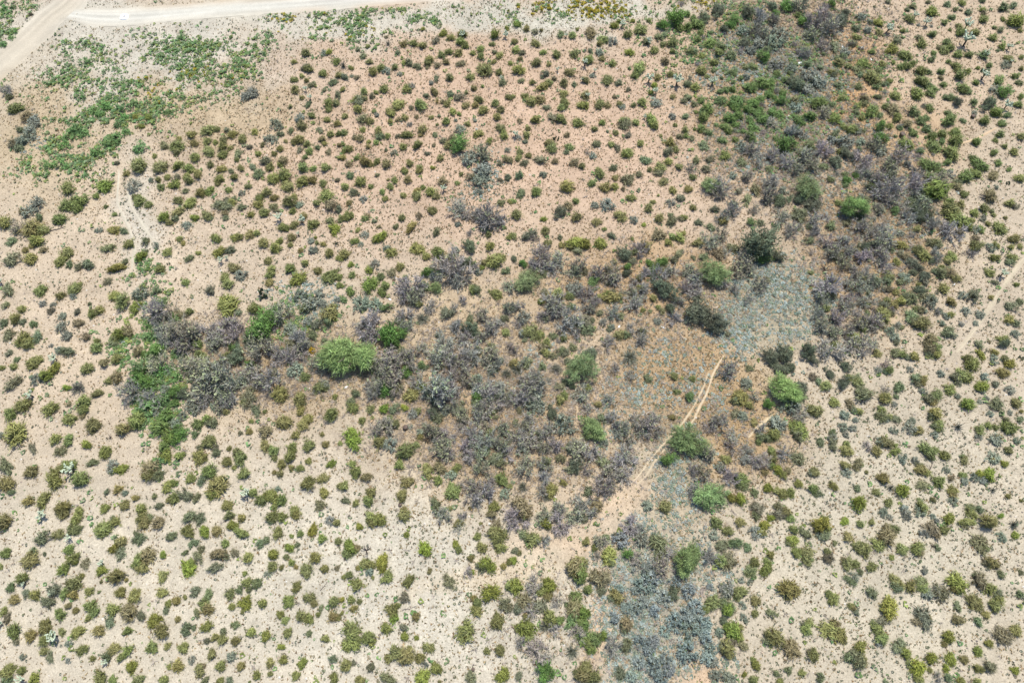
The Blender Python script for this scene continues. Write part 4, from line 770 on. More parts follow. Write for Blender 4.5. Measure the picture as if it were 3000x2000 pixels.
def tint(rg, base, v=0.16, hue=0.10):
    b = np.asarray(base) * (1 + v * (rg.random() * 2 - 1))
    b = b * (1 + hue * (rg.random(3) * 2 - 1))
    return b

def two_part(rec, name, parts, part_names, label, cat, group, colour, rg):
    root = add(name, None)
    root.empty_display_size = 0.2
    root.location = (rec['x'], rec['y'], rec['z'])
    root.rotation_euler = (0, 0, rg.random() * 6.283)
    s = rec['r']
    root.scale = (s * (0.74 + 0.52 * rg.random()), s * (0.74 + 0.52 * rg.random()), s * (0.7 + 0.5 * rg.random()))
    tag(root, label, cat, group)
    a = add(part_names[0], parts[0], None, root); a.color = (*colour, 1)
    b = add(part_names[1], parts[1], None, root)
    return root

def one_part(rec, name, mesh, label, cat, group, colour, rg, zs=1.0):
    o = add(name, mesh)
    o.location = (rec['x'], rec['y'], rec['z'])
    o.rotation_euler = (0, 0, rg.random() * 6.283)
    s = rec['r']
    o.scale = (s * (0.92 + 0.16 * rg.random()), s * (0.92 + 0.16 * rg.random()), s * zs * (0.85 + 0.3 * rg.random()))
    o.color = (*colour, 1)
    return tag(o, label, cat, group)

by = {}
for r in recs:
    by.setdefault(r['k'], []).append(r)
for k in by:
    by[k].sort(key=lambda r: -r['pr'])
def in_view(r):
    return -5 < r['px'] < 3005 and -5 < r['py'] < 2005

rest = []       # what goes past three hundred of a kind
prg = np.random.default_rng(21)
for k, name, desc, meshes, cat, group, lim in (
        ('c', 'creosote_bush', 'olive green bush', MB, 'bush', 'olive bushes scattered over the sand', 300),
        ('C', 'leafy_bush', 'yellowish leafy bush', MB, 'bush', 'yellow-green bushes scattered over the sand', 300),
        ('d', 'grey_green_bush', 'dull greyish bush', MD, 'bush', 'grey-green bushes scattered over the sand', 300)):
    for i, r in enumerate(by[k]):
        col = greener(r, tint(prg, COLOURS[k], 0.24, 0.12))
        if prg.random() < 0.06: col = col * 0.3 + 0.7 * np.array((0.24, 0.19, 0.115))
        if i < lim:
            lab = place_label(f"{size_word(r['r'], 0.75, 1.05)} {desc}", r)
            two_part(r, name, meshes[prg.integers(0, NV)], ('foliage', 'stems'), lab, cat, group, col, prg)
        else:
            rest.append((k, r, col))
for i, r in enumerate(by['b']):
    col = tint(prg, (1, 1, 1), 0.2, 0.06)
    if i < 300:
        lab = place_label(f"{size_word(r['r'], 0.9, 1.3)} leafless shrub", r)
        one_part(r, 'bare_shrub', MBARE[prg.integers(0, NV)], lab, 'shrub', 'bare shrubs of the thickets', col, prg)
    else:
        rest.append(('b', r, col))
for r in by['s']:
    lab = place_label(f"{size_word(r['r'], 0.6, 1.0)} low bluish shrub", r)
    blue = r['py'] > 1580 and 1750 < r['px'] < 2080
    one_part(r, 'grey_shrub', MSAGE[prg.integers(0, 7)], lab, 'shrub', 'low blue-grey shrubs', tint(prg, (0.225, 0.268, 0.240) if blue else COLOURS['s'], 0.2, 0.06), prg)
for r in by['w']:
    lab = place_label(f"{size_word(r['r'], 0.7, 1.0)} green weed clump", r)
    one_part(r, 'green_weed', MWEED[prg.integers(0, 5)], lab, 'weed', 'green weed clumps', tint(prg, COLOURS['w'], 0.2, 0.1), prg)
for r in by['v']:
    lab = place_label("silvery spiky shrub", r)
    one_part(r, 'spiky_shrub', MSPIKY[prg.integers(0, 3)], lab, 'shrub', 'silvery spiky shrubs', (1, 1, 1), prg)
for r in by['x']:
    lab = place_label("dead blackened branching snag", r)
    one_part(r, 'snag', MSNAG[prg.integers(0, 3)], lab, 'snag', 'dead snags', (1, 1, 1), prg)
TREES = {'g': ('mesquite_tree', 'bright green mesquite', MG, 'tree', 'bright green mesquites'),
         't': ('dense_shrub', 'dense dark shrub', MT, 'shrub', 'dense dark shrubs of the wash'),
         'q': ('feathery_tree', 'soft green feathery tree', MQ, 'tree', 'soft green feathery trees'),
         'p': ('palo_verde', 'pale palo verde', MP, 'tree', 'palo verde trees')}
for k, (name, desc, meshes, cat, group) in TREES.items():
    for i, r in enumerate(by[k]):
        own = [l for l in LANDMARKS if math.hypot(l[0] - r['px'], l[1] - r['py']) < 14 and r['pr'] > 25]
        if own:
            lab = own[0][2].replace('the ', '', 1) + ' with its dark shaded foot'
            if lab in used_label: lab = place_label(desc, r)
            used_label.add(lab)
        else:
            lab = place_label(f"{size_word(r['r'], 1.1, 2.0)} {desc}", r)
        two_part(r, name, meshes[i % len(meshes)], ('crown', 'trunk') if cat == 'tree' else ('foliage', 'stems'),
                 lab, cat, group, tint(prg, COLOURS[k], 0.10, 0.06), prg)

# yellow flowering plants
mflow = soup('flowering_plant', *sage(700, (0.62, 0.42, 0.02)))
mflow.materials.append(M_LEAF)
for r in by['y']:
    r['r'] *= 1.4; one_part(r, 'flowering_plant', mflow, place_label('small bright yellow flowering plant', r), 'flower', 'yellow flowering plants', (1, 1, 1), prg, 2.2)

# ---------------------------------------------------------------- cacti and yuccas
def cholla_variant(seed):
    rg = np.random.default_rng(seed)
    lean = rg.normal(0, 0.12, 2)
    top = np.array([lean[0], lean[1], 1.25])
    trunk = tube([(0, 0, -0.1), top * 0.5, top], [0.13, 0.12, 0.10], 7, (0.05, 0.042, 0.035), rg, 0.3)
    arms = []
    for k in range(7):
        th = 2 * math.pi * k / 7 + rg.normal(0, 0.25)
        s = 0.55 + 0.45 * rg.random()
        p = top * s
        parts = []
        d = np.array([math.cos(th), math.sin(th), 0.35 + 0.5 * rg.random()])
        for j in range(3):
            d = d / np.linalg.norm(d); L = 0.40 - 0.06 * j
            e = p + d * L; m = (p + e) / 2
            c = ((0.13, 0.15, 0.09), (0.27, 0.32, 0.21), (0.40, 0.44, 0.33))[j]
            parts.append(tube([p, p * .75 + e * .25, m, p * .2 + e * .8, e], [0.06, 0.12, 0.13, 0.115, 0.06], 6, c, rg, 0.35))
            for _ in range(2 if j else 1):
                f = m + np.array([*rg.normal(0, 0.22, 2), 0.14 + 0.15 * rg.random()])
                parts.append(tube([m, m * .4 + f * .6, f], [0.07, 0.11, 0.05], 5, (0.37, 0.42, 0.30), rg, 0.35))
            p = e; d = d + rg.normal(0, 0.3, 3); d[2] += 0.25
        arms.append(merge(parts))
    return trunk, arms
CHOLLA = []
for i in range(4):
    tr, ar = cholla_variant(800 + i)
    tm = soup('trunk', *tr); tm.materials.append(M_BARK)
    am = []
    for a in ar:
        m = soup('arm', *a); m.materials.append(M_CACTUS); am.append(m)
    CHOLLA.append((tm, am))
for i, r in enumerate(by['o']):
    tm, am = CHOLLA[i % 4]
    root = add('cholla_cactus', None); root.empty_display_size = 0.2
    root.location = (r['x'], r['y'], r['z']); root.rotation_euler = (0, 0, prg.random() * 6.283)
    s = r['r'] * 1.05
    root.scale = (s, s, s * 1.1)
    own = [l for l in LANDMARKS if 'cholla' in l[2] and math.hypot(l[0] - r['px'], l[1] - r['py']) < 12]
    lab = (own[0][2].replace('the ', '', 1) + ' with dark trunk') if own else place_label(f"{size_word(r['r'], 0.55, 0.75)} pale cholla cactus", r)
    if lab in used_label and own: lab = place_label("pale cholla cactus", r)
    used_label.add(lab)
    tag(root, lab, 'cactus', 'cholla cacti')
    add('trunk', tm, None, root)
    for a in am: add('arm', a, None, root)

def barrel_mesh():
    rg = np.random.default_rng(900)
    nr, nz = 36, 9
    P = np.zeros((nz + 1, nr, 3))
    for i in range(nz + 1):
        f = i / nz
        z = -0.08 + 1.5 * f
        prof = 0.72 + 0.28 * math.sin(min(1, f * 1.25) * math.pi / 1.6)
        if f > 0.72: prof *= math.sqrt(max(0.0, 1 - ((f - 0.72) / 0.28) ** 2)) * 0.98 + 0.02
        for j in range(nr):
            th = 2 * math.pi * j / nr
            rr = prof * (1 + 0.09 * math.cos(th * 12))
            P[i, j] = (rr * math.cos(th), rr * math.sin(th), z)
    tri, col = [], []
    for i in range(nz):
        for j in range(nr):
            a, b, c, d = P[i, j], P[i, (j + 1) % nr], P[i + 1, (j + 1) % nr], P[i + 1, j]
            ridge = math.cos(2 * math.pi * (j + 0.5) / nr * 12) > 0
            cc = (0.085, 0.06, 0.045) if i >= nz - 3 else ((0.10, 0.085, 0.05) if ridge else (0.05, 0.058, 0.03))
            tri += [(a, b, c), (a, c, d)]; col += [cc, cc]
    return soup('barrel_cactus', np.array(tri), np.array(col))
mbar = barrel_mesh(); mbar.materials.append(M_CACTUS)
for r in by['a']:
    own = abs(r['px'] - 1188) < 15 and abs(r['py'] - 1252) < 15
    lab = 'brown-topped barrel cactus on bare sand below the thicket' if own else place_label('round dark barrel cactus', r)
    one_part(r, 'barrel_cactus', mbar, lab, 'cactus', 'barrel cacti', (1, 1, 1), prg)

pad = None
def pad_mesh():
    n = 10
    th = np.arange(n) * 2 * math.pi / n
    ring = np.stack([0.22 * np.cos(th), 0 * th, 0.28 + 0.30 * np.sin(th)], 1)
    f = np.array([0, 0.06, 0.3]); b = np.array([0, -0.06, 0.3])
    tri = []
    for i in range(n):
        j = (i + 1) % n
        tri += [(ring[i], ring[j], f), (ring[j], ring[i], b)]
    return soup('pad', np.array(tri), np.tile((0.06, 0.085, 0.045), (len(tri), 1)))
PAD = pad_mesh(); PAD.materials.append(M_CACTUS)
for r in by['n']:
    root = add('prickly_pear', None); root.location = (r['x'], r['y'], r['z']); root.scale = (r['r'],) * 3
    lab = 'dark prickly pear cactus at the foot of a row of bushes' if abs(r['px'] - 774) < 10 else place_label('dark green prickly pear cactus', r)
    tag(root, lab, 'cactus', 'prickly pears')
    for k in range(16):
        o = add('pad', PAD, None, root)
        th = prg.random() * 6.283; rad = 0.75 * math.sqrt(prg.random()); lvl = 0.42 * prg.integers(0, 3) * (1 - rad * 0.7)
        o.location = (rad * math.cos(th), rad * math.sin(th), lvl - 0.02)
        o.rotation_euler = (prg.normal(0, 0.35), prg.normal(0, 0.35), prg.random() * 6.283)
        o.scale = (1, 1, 1.0 + 0.3 * prg.random())

def blade_mesh(col):
    a = np.array([[-0.04, 0, 0.0], [0.04, 0, 0.0], [0.035, 0.02, 0.5], [-0.035, 0.02, 0.5], [0, 0, 1.0]])
    k = np.array([0, -0.025, 0.02])
    t = [(a[0], a[1], a[2]), (a[0], a[2], a[3]), (a[3], a[2], a[4]), (a[1], a[0], k), (k, a[2], a[1]), (k, a[0], a[3])]
    return soup('leaf', np.array(t), np.tile(col, (len(t), 1)))
BLADE = {c: blade_mesh(v) for c, v in (('grey', (0.085, 0.095, 0.075)), ('straw', (0.24, 0.20, 0.07)))}
for m in BLADE.values(): m.materials.append(M_LEAF)
for r in by['u']:
    straw = abs(r['px'] - 1281) < 10 and abs(r['py'] - 300) < 10
    root = add('yucca', None); root.location = (r['x'], r['y'], r['z']); root.scale = (r['r'] * 1.15,) * 3
    lab = 'yellowing yucca with drooping straw-coloured leaves among olive bushes' if straw else (
        'dark radiating yucca close to the right edge' if abs(r['px'] - 2972) < 10 else place_label('spiky grey-green yucca', r))
    tag(root, lab, 'yucca', 'yuccas')
    for k in range(30):
        o = add('leaf', BLADE['straw' if straw else 'grey'], None, root)
        th = 2 * math.pi * (k * 0.381966) ; ti = math.radians(12 + 72 * (k / 29))
        o.rotation_euler = (ti, 0, th + prg.normal(0, 0.1))
        o.location = (0, 0, 0.08)
        o.scale = (1, 1, 0.8 + 0.35 * prg.random())

# ---------------------------------------------------------------- the remaining bushes, one mass per kind
def place_soup(tri, col, x, y, z, s, rot, zs, mul):
    c, n = math.cos(rot), math.sin(rot)
    R = np.array([[c, -n, 0], [n, c, 0], [0, 0, 1.0]])
    t = (tri * np.array([s, s, s * zs])) @ R.T + np.array([x, y, z])
    return t, col * np.asarray(mul)

def mass(name, items, label, mats):
    f = [i[0] for i in items]
    tri, col = merge(f)
    return tri, col

def beyond(count):
    """plants that go on past the edges of the view"""
    out = []
    g = np.random.default_rng(77)
    while len(out) < count:
        x, y = g.uniform(-150, 150), g.uniform(-32, 172)
        px, py = project(x, y)
        if -40 < px < 3040 and -40 < py < 2040: continue
        if px < -450 or px > 3450 or py > 2400: continue
        if inside(ROAD_POLYS[0], np.array([x]), np.array([y]))[0] or inside(ROAD_POLYS[1], np.array([x]), np.array([y]))[0]: continue
        if px < 900 and py < 350: continue
        out.append((x, y, 0.5 + 0.7 * g.random()))
    return out

groups = {'c': [], 'd': [], 'b': []}
for (k, r, col) in rest:
    kk = {'C': 'c'}.get(k, k)
    groups[kk].append((r['x'], r['y'], r['z'], r['r'], col))
for (x, y, s) in beyond(400):
    kk = 'c' if prg.random() < 0.62 else ('d' if prg.random() < 0.7 else 'b')
    groups[kk].append((x, y, float(ground_z(x, y)), s, tint(prg, COLOURS[kk]) if kk != 'b' else tint(prg, (1, 1, 1))))
WASH = lambda px, py: brush(px, py, [(2270, 120, 230, 130, 1.0), (2350, 340, 240, 170, 1.0), (2540, 580, 170, 200, 1.0), (2640, 420, 130, 130, 0.9), (1880, 880, 290, 110, 0.7),
    (1430, 1130, 290, 190, 0.8), (2590, 820, 130, 150, 0.8), (780, 1050, 250, 90, 0.7), (2240, 880, 130, 100, 0.0), (2010, 1100, 170, 110, 0.1)], 0.0)
_g = np.random.default_rng(55)
_n = 0
while _n < 460:
    _px, _py = _g.uniform(500, 2900), _g.uniform(0, 1400)
    if _g.random() > WASH(np.array([_px]), np.array([_py]))[0]: continue
    _x, _y, _t = unproject(_px, _py); _x, _y = float(_x), float(_y)
    _s = 0.45 + 0.5 * _g.random(); _u = _g.random()
    kk = 'b' if _u < 0.5 else ('d' if _u < 0.82 else 'c')
    groups[kk].append((_x, _y, float(ground_z(_x, _y)), _s, tint(prg, (1, 1, 1)) if kk == 'b' else greener(dict(px=_px, py=_py), tint(prg, COLOURS[kk]))))
    _n += 1
for kk, name, lab, cat in (('c', 'creosote_scrub', 'countless smaller olive bushes spread over the whole sandy plain', 'bushes'),
                           ('d', 'grey_green_scrub', 'countless smaller grey-green bushes spread over the sandy plain', 'bushes'),
                           ('b', 'bare_scrub', 'many small leafless grey shrubs in the thickets', 'shrubs')):
    fol, stm = [], []
    for (x, y, z, s, col) in groups[kk]:
        i = prg.integers(0, NV); rot = prg.random() * 6.283; zs = 0.85 + 0.3 * prg.random()
        if kk == 'b':
            fol.append(place_soup(*V_BARE_SMALL[i], x, y, z, s, rot, zs, col))
        else:
            v = (V_BUSH_SMALL if kk == 'c' else V_DARK)[i]
            fol.append(place_soup(*v[0], x, y, z, s, rot, zs, col))
            stm.append(place_soup(*v[1], x, y, z, s, rot, zs, (1, 1, 1)))
    me = soup(name, *merge(fol))
    o = add(name, me, M_TWIG if kk == 'b' else M_LEAF)
    tag(o, lab, cat, None, 'stuff')
    if stm:
        so = add('stems', soup('stems', *merge(stm)), M_TWIG, o)
        tag(so, None, None, None, 'stuff')

# ---------------------------------------------------------------- ground plants nobody could count
def scatter(seed, per_m2, density, margin=60, clump=0.0, warp=1.0):
    g = np.random.default_rng(seed)
    n = int(240 * 165 * per_m2)
    x = g.uniform(-125, 125, n); y = g.uniform(-12, 153, n)
    px, py = project(x, y)
    ok = (px > -margin * 3) & (px < 3000 + margin * 3) & (py > -margin * 3) & (py < 2000 + margin * 3)
    x, y, px, py = x[ok], y[ok], px[ok], py[ok]
    wx = px + warp * 60 * (vnoise(x, y, 6, seed + 1) - 0.5) + warp * 24 * (vnoise(x, y, 1.8, seed + 5) - 0.5)
    wy = py + warp * 60 * (vnoise(x, y, 6, seed + 2) - 0.5) + warp * 24 * (vnoise(x, y, 1.8, seed + 6) - 0.5)
    d = density(wx, wy) * (0.35 + 1.3 * vnoise(x, y, 2.6, seed + 3)) * (0.5 + 1.0 * vnoise(x, y, 0.9, seed + 4))
    if clump:
        q = vnoise(x, y, 4.0, seed + 7) * 0.6 + vnoise(x, y, 1.5, seed + 8) * 0.4
        d = d * np.clip((q - 0.5) * clump + 0.9, 0.05, 2.6)
    keep = g.random(len(x)) < d / per_m2
    x, y, px, py = x[keep], y[keep], px[keep], py[keep]
    bad = near_path(x, y) | inside(ROAD_POLYS[0], x, y) | inside(ROAD_POLYS[1], x, y)
    return x[~bad], y[~bad], px[~bad], py[~bad], g

def tufts(name, x, y, g, size, cols, blades_n, spread, width, height, label, cat, mat=None, leafy=False):
    n = len(x)
    z = ground_z(x, y)
    s = (size[0] + (size[1] - size[0]) * g.random(n) ** 2)
    B = blades_n
    th = g.random((n, B)) * 6.283
    rr = (0.5 + 0.5 * g.random((n, B))) * spread
    e = np.stack([np.cos(th) * rr, np.sin(th) * rr, height * (0.45 + 0.55 * g.random((n, B)))], -1) * s[:, None, None]
    b = np.stack([np.cos(th + 1.7), np.sin(th + 1.7), 0.3 * g.normal(0, 1, (n, B))], -1) * (width * s)[:, None, None]
    o = np.stack([x, y, z], -1)[:, None, :]
    if leafy:
        a = o + e * 0.35
        tri = np.stack([a - b, a + b, o + e * 1.05], axis=2)
    else:
        tri = np.stack([o - b * 0.5 + e * 0.05, o + b * 0.5 + e * 0.05, o + e], axis=2)
    tri = tri.reshape(-1, 3, 3)
    c = cols[g.integers(0, len(cols), n)] * (0.75 + 0.5 * g.random((n, 1)))
    c = np.repeat(c, B, axis=0) * (0.8 + 0.4 * g.random((n * B, 1)))
    o = add(name, soup(name, tri, c), mat or M_LEAF)
    return tag(o, label, cat, None, 'stuff')

STRAW = lambda px, py: brush(px, py, [
    (450, 1700, 700, 400, 0.8), (1250, 1750, 450, 300, 1.6), (1450, 380, 900, 380, 2.4), (2600, 1650, 520, 520, 1.2), (2650, 250, 450, 260, 1.8),
    (300, 150, 330, 140, 0.8), (150, 300, 130, 130, 2.6), (640, 330, 260, 100, 3.0), (900, 60, 600, 45, 0.5), (2300, 300, 260, 280, 4.4),
    (1350, 640, 420, 120, 2.8), (1900, 850, 350, 140, 3.6), (1980, 1100, 230, 160, 4.6), (2560, 700, 200, 240, 3.8), (2150, 1280, 180, 180, 3.8),
    (1450, 1220, 330, 220, 4.6), (850, 1080, 330, 130, 4.0), (1650, 1880, 260, 160, 2.2), (1780, 1480, 150, 60, 0.7), (1640, 1600, 140, 55, 0.5), (1760, 1830, 40, 120, 0.4)], 1.2)
SPECK = lambda px, py: brush(px, py, [
    (450, 1700, 600, 420, 0.22), (1250, 1750, 420, 330, 1.3), (850, 1700, 250, 300, 0.75), (2650, 1650, 560, 520, 1.7), (2250, 1800, 260, 230, 1.9),
    (700, 650, 180, 200, 1.1), (400, 650, 130, 150, 1.2), (1000, 350, 300, 200, 0.9), (1150, 650, 160, 150, 1.3), (1430, 540, 100, 90, 2.0),
    (2800, 830, 240, 190, 1.6), (2400, 250, 200, 200, 0.9), (200, 200, 200, 150, 0.7), (950, 1250, 200, 160, 0.8), (250, 820, 200, 160, 0.3)], 0.55)
GREEN = lambda px, py: brush(px, py, [
    (400, 230, 330, 120, 0.5),     (270, 405, 110, 60, 6.0), (350, 335, 110, 55, 6.0), (190, 470, 120, 55, 3.2), (430, 280, 100, 55, 3.8), (540, 250, 90, 55, 3.6), (560, 160, 120, 60, 2.6),
    (470, 190, 90, 50, 1.5), (250, 170, 60, 60, 2.2), (400, 210, 60, 40, 2.4), (680, 175, 120, 35, 1.7), (830, 130, 150, 30, 1.9), (1000, 95, 160, 35, 1.9), (1200, 65, 160, 30, 2.0),
    (860, 45, 80, 12, 2.6), (60, 50, 70, 60, 2.4), (20, 110, 50, 40, 2.4), (140, 215, 80, 30, 1.5), (540, 60, 60, 20, 0.9), (1650, 35, 230, 45, 0.9), (2050, 30, 120, 50, 3.0),
    (430, 890, 60, 120, 3.0), (460, 1120, 80, 130, 6.0), (440, 1030, 70, 70, 6.0), (490, 1220, 55, 110, 5.0), (440, 1350, 40, 60, 3.0), (850, 930, 120, 60, 1.6), (480, 1300, 50, 130, 1.2), (2250, 150, 330, 200, 1.1), (2330, 330, 120, 110, 1.6)], 0.06)
YELLOW = lambda px, py: brush(px, py, [(1680, 22, 110, 28, 2.6), (1740, 45, 90, 14, 2.4), (1010, 75, 140, 20, 0.25), (450, 260, 60, 30, 0.5), (560, 220, 120, 30, 0.3), (2040, 12, 30, 18, 1.6), (850, 40, 120, 8, 0.5)], 0.0)
COVER = lambda px, py: brush(px, py, [
    (2260, 880, 130, 100, 7.0), (2180, 1010, 70, 45, 6.0), (2300, 960, 90, 40, 6.0), (1960, 1420, 75, 110, 6.0), (2000, 1330, 50, 60, 4.0), (1880, 1840, 110, 190, 7.5), (1850, 1680, 80, 90, 6.5),
    (1900, 1540, 80, 70, 4.0), (2060, 1150, 70, 60, 3.0), (2030, 1700, 60, 120, 4.0), (2060, 1850, 50, 80, 4.0), (2270, 190, 170, 110, 4.0), (2390, 240, 60, 40, 5.5), (2300, 420, 200, 90, 2.0), (2560, 640, 140, 160, 1.8), (1950, 1120, 190, 130, 1.6), (1830, 1130, 90, 70, 2.6), (1800, 1270, 60, 50, 3.0),
    (890, 880, 90, 45, 3.0), (1420, 500, 60, 60, 2.4), (1700, 1140, 60, 60, 1.4), (2450, 420, 120, 100, 1.6), (100, 430, 60, 40, 1.2), (1560, 1130, 60, 80, 2.4)], 0.0)
TWIGS = lambda px, py: brush(px, py, [
    (1450, 1180, 330, 230, 4.2), (1900, 870, 300, 140, 1.8), (780, 1060, 260, 110, 4.2), (2520, 620, 180, 260, 3.6), (2300, 420, 240, 130, 3.4), (1900, 1250, 200, 150, 1.6), (2150, 1300, 150, 160, 1.4),
    (1950, 1800, 150, 220, 1.4), (2350, 120, 240, 140, 3.0), (1650, 1850, 180, 140, 0.9)], 0.03)

x, y, px, py, g = scatter(1001, 13.0, lambda a, b: 2.6 * STRAW(a, b))
tufts('dry_grass', x, y, g, (0.14, 0.52), np.array([(0.25, 0.18, 0.09), (0.23, 0.145, 0.065), (0.16, 0.105, 0.055), (0.42, 0.34, 0.20), (0.17, 0.145, 0.07), (0.34, 0.245, 0.12), (0.38, 0.29, 0.15)]), 4, 0.6, 0.29, 0.6,
      'dry straw-coloured grass tufts between the bushes', 'grass')
x, y, px, py, g = scatter(1002, 3.4, lambda a, b: 1.5 * SPECK(a, b), 60, 2.0)
tufts('small_herbs', x, y, g, (0.12, 0.34), np.array([(0.16, 0.17, 0.105), (0.14, 0.16, 0.115), (0.20, 0.175, 0.11), (0.13, 0.16, 0.08)]), 5, 0.8, 0.52, 0.7,
      'tiny dark herbs dotted over the sand', 'herbs', None, True)
x, y, px, py, g = scatter(1003, 16.0, lambda a, b: 2.2 * GREEN(a, b), 60, 6.0)
tufts('green_herbs', x, y, g, (0.18, 0.75), np.array([(0.145, 0.25, 0.10), (0.175, 0.275, 0.10), (0.23, 0.28, 0.085), (0.19, 0.25, 0.13)]), 6, 0.8, 0.42, 0.55,
      'low green herbs carpeting the flat below the road', 'herbs', None, True)
x, y, px, py, g = scatter(1004, 4.0, lambda a, b: 1.4 * YELLOW(a, b), 60, 4.0)
tufts('yellow_herbs', x, y, g, (0.35, 0.7), np.array([(0.34, 0.29, 0.03), (0.38, 0.30, 0.03), (0.20, 0.22, 0.04)]), 8, 0.8, 0.42, 0.7,
      'low yellow-flowered herbs along the top verge', 'herbs', None, True)
x, y, px, py, g = scatter(1005, 16.0, lambda a, b: 2.4 * COVER(a, b), 60, 1.2, 1.7)
tufts('grey_ground_cover', x, y, g, (0.22, 0.55), np.array([(0.27, 0.33, 0.30), (0.33, 0.38, 0.35), (0.17, 0.225, 0.18), (0.35, 0.35, 0.28), (0.23, 0.275, 0.19)]), 7, 0.8, 0.40, 0.4,
      'blue-grey leafy ground cover in the hollows', 'ground cover', None, True)
x, y, px, py, g = scatter(1006, 13.0, lambda a, b: 2.8 * TWIGS(a, b))
tufts('dead_twigs', x, y, g, (0.4, 1.1), np.array([(0.26, 0.225, 0.19), (0.21, 0.18, 0.15), (0.33, 0.27, 0.20), (0.30, 0.22, 0.13)]), 7, 0.8, 0.10, 0.5,
      'grey dead twigs littering the thicket floor', 'twigs', M_TWIG)

STONES = lambda px, py: brush(px, py, [(450, 1650, 650, 420, 0.35), (1250, 1750, 450, 300, 0.7), (400, 650, 160, 160, 0.9), (2700, 1500, 500, 500, 0.6), (250, 150, 300, 130, 0.8)], 0.35)
x, y, px, py, g = scatter(1007, 1.6, STONES, 60, 3.0)
n = len(x); th = (np.arange(5) * 2 * math.pi / 5)[None, :] + g.random((n, 1)) * 6.283
sz = (0.05 + 0.16 * g.random((n, 1)) ** 3)
rim = np.stack([x[:, None] + np.cos(th) * sz * (0.7 + 0.6 * g.random((n, 5))), y[:, None] + np.sin(th) * sz * (0.7 + 0.6 * g.random((n, 5))), ground_z(x, y)[:, None] - 0.02 + 0 * th], -1)
top = np.stack([x, y, ground_z(x, y) + sz[:, 0] * 0.7], -1)[:, None, :].repeat(5, 1)
tri = np.stack([rim, np.roll(rim, -1, axis=1), top], 2).reshape(-1, 3, 3)
sc = np.array([(0.42, 0.37, 0.31), (0.26, 0.21, 0.17), (0.17, 0.145, 0.125), (0.50, 0.47, 0.42)])[g.integers(0, 4, n)]
tag(add('pebbles', soup('pebbles', tri, np.repeat(sc, 5, 0)), M_TWIG), 'loose pebbles strewn over the bare sand', 'pebbles', None, 'stuff')

# ---------------------------------------------------------------- litter, fallen branches, the ring on the road
def crumple(seed):
    rg = np.random.default_rng(seed)
    n, m = 7, 5
    P = np.zeros((m, n, 3))
    for i in range(m):
        f = math.pi * i / (m - 1)
        for j in range(n):
            th = 2 * math.pi * j / n
            k = 0.65 + 0.55 * rg.random()
            P[i, j] = (math.sin(f) * math.cos(th) * k, math.sin(f) * math.sin(th) * k * 0.7, 0.22 + math.cos(f) * 0.3 * k)
    tri = []
    for i in range(m - 1):
        for j in range(n):
            a, b, c, d = P[i, j], P[i, (j + 1) % n], P[i + 1, (j + 1) % n], P[i + 1, j]
            tri += [(a, d, c), (a, c, b)]
    tri = np.array(tri)
    return soup('scrap', tri, tones(rg, len(tri), (0.55, 0.56, 0.55), 0.15))
SCRAP = []
for i in range(3):
    m = crumple(950 + i); m.materials.append(M_SCRAP); SCRAP.append(m)
for i, (a, b, w, what) in enumerate([(2315, 341, 0.5, 'white scrap of litter among green shrubs of the wash'), (2343, 185, 0.75, 'long white scrap lying in the upper wash'), (2256, 306, 0.4, 'white scrap beside a bare pink patch in the wash'),
        (2343, 121, 0.35, 'small white scrap near the upper thicket'), (2468, 138, 0.45, 'white scrap at the wash edge under bare shrubs'), (2248, 350, 0.35, 'pale scrap under an olive bush in the wash'),
        (2592, 250, 0.55, 'white scrap at the foot of an olive bush right of the wash'), (2552, 175, 0.4, 'small white scrap on tan sand right of the wash'), (2524, 140, 0.35, 'tiny white scrap above the small one right of the wash'),
        (1814, 956, 0.35, 'lone white scrap on straw soil above the big straw flat'), (1942, 958, 0.5, 'white scraps by a stony patch above the straw flat'), (1142, 877, 0.35, 'tiny white scrap above the bright green mesquites'),
        (361, 1002, 0.5, 'bright white scrap beside a bush left of the thicket'), (1237, 1123, 0.5, 'white scrap at the edge of the bare thicket'), (1014, 1133, 0.4, 'white scrap under the big drooping palo verde'), (2795, 833, 0.3, 'tiny white scrap among the speckled sand herbs')]):
    xx, yy, _ = unproject(a, b)
    o = add('scrap', SCRAP[i % 3]); o.location = (float(xx), float(yy), float(ground_z(xx, yy)) - 0.03)
    o.scale = (w * 0.9, w * 0.65, w * 0.55); o.rotation_euler = (0, 0, prg.random() * 3)
    tag(o, what, 'litter', 'white litter')

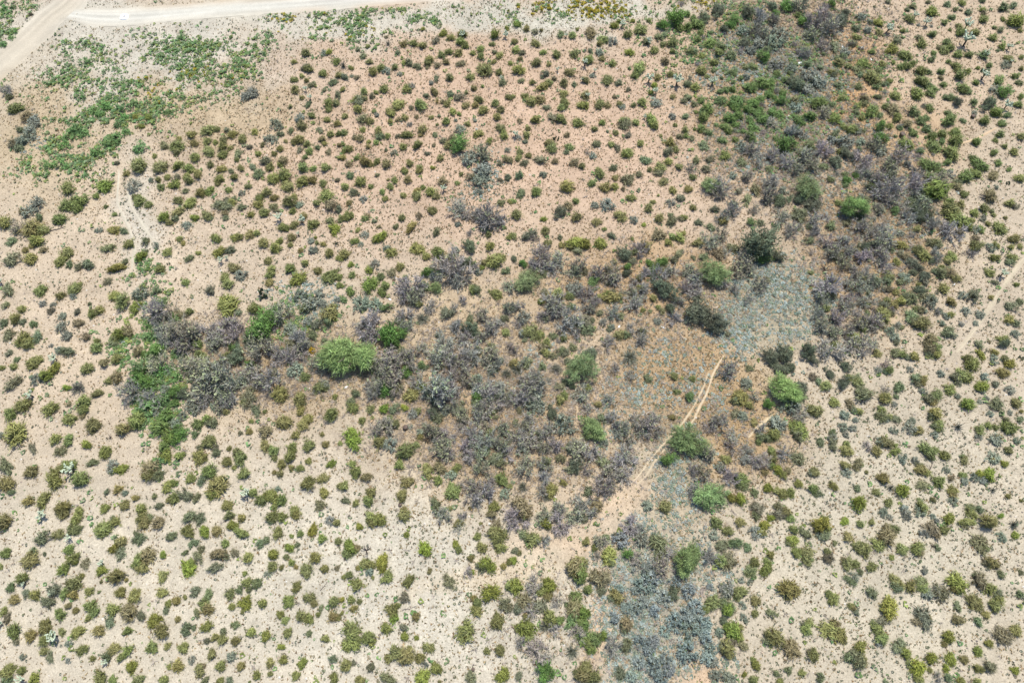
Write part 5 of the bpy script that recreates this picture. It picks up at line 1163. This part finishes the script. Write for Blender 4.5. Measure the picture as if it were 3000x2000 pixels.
def branch(seed, col):
    rg = np.random.default_rng(seed)
    p = np.zeros((7, 3)); p[:, 0] = np.linspace(-1, 1, 7); p[:, 1] = np.cumsum(rg.normal(0, 0.10, 7)); p[:, 2] = 0.05 + 0.03 * rg.random(7)
    parts = [tube(p, np.linspace(0.07, 0.025, 7), 5, col, rg, 0.3)]
    for k in (2, 3, 5):
        e = p[k] + np.array([0.3, rg.choice([-1, 1]) * 0.3, 0.05])
        parts.append(tube([p[k], e], [0.035, 0.012], 4, col, rg, 0.3))
    m = soup('fallen_branch', *merge(parts)); m.materials.append(M_BARK)
    return m
for i, (a, b, L, rot, col, what) in enumerate([(167, 671, 1.3, 0.4, (0.12, 0.10, 0.08), 'thin dark fallen branch on peach sand by an olive bush'), (950, 1717, 0.7, 0.9, (0.10, 0.08, 0.07), 'short dark stick lying on open white sand'),
        (2917, 1402, 1.0, 0.7, (0.08, 0.065, 0.055), 'dark broken branch beside a yellow-green bush'), (455, 1030, 1.6, 1.3, (0.45, 0.38, 0.27), 'pale curved fallen branch in the green edge of the thicket'),
        (466, 1135, 1.7, -1.1, (0.45, 0.38, 0.27), 'second pale fallen branch lower in the thicket edge'), (2738, 1376, 1.2, 1.0, (0.12, 0.10, 0.085), 'grey fallen stick on speckled sand'),
        (1200, 1782, 1.0, 0.1, (0.22, 0.19, 0.16), 'thin grey fallen branch on white sand'), (1900, 1214, 1.2, 0.3, (0.4, 0.36, 0.3), 'bleached fallen branch on the straw flat'),
        (1330, 1195, 1.4, 0.3, (0.38, 0.35, 0.31), 'bleached fallen branch in the bare thicket'), (1775, 1588, 1.3, 0.0, (0.28, 0.25, 0.23), 'grey fallen branch beside the pale opening')]):
    xx, yy, _ = unproject(a, b)
    o = add('fallen_branch', branch(970 + i, col)); o.location = (float(xx), float(yy), float(ground_z(xx, yy)))
    o.scale = (L, L, L); o.rotation_euler = (0, 0, rot)
    tag(o, what, 'branch', 'fallen branches')

def ring_mesh():
    n = 20; th = np.arange(n) * 2 * math.pi / n
    def sq(r, z, p=4):
        c, s = np.cos(th), np.sin(th)
        k = (np.abs(c) ** p + np.abs(s) ** p) ** (-1 / p)
        return np.stack([r * k * c, r * k * s, 0 * th + z], 1)
    loops = [sq(1.25, -0.05), sq(1.15, 0.22), sq(0.62, 0.26, 2), sq(0.5, 0.02, 2)]
    tri = []
    for a, b in zip(loops[:-1], loops[1:]):
        for i in range(n):
            j = (i + 1) % n
            tri += [(a[i], a[j], b[j]), (a[i], b[j], b[i])]
    return soup('rim', np.array(tri), np.tile((0.78, 0.77, 0.75), (len(tri), 1)))
def disc_mesh():
    n = 16; th = np.arange(n) * 2 * math.pi / n
    r = np.stack([0.5 * np.cos(th), 0.5 * np.sin(th), 0 * th + 0.03], 1)
    t = [(r[i], r[(i + 1) % n], np.array([0, 0, 0.06])) for i in range(n)]
    return soup('lid', np.array(t), np.tile((0.30, 0.28, 0.26), (n, 1)))
xx, yy, _ = unproject(365, 52)
ring = add('concrete_ring', None); ring.location = (float(xx), float(yy), float(ground_z(xx, yy)) + 0.03)
ring.scale = (0.7, 0.7, 0.7)
tag(ring, 'white concrete ring lying on the gravel near the road junction', 'ring')
add('rim', ring_mesh(), M_SCRAP, ring); add('lid', disc_mesh(), M_SCRAP, ring)
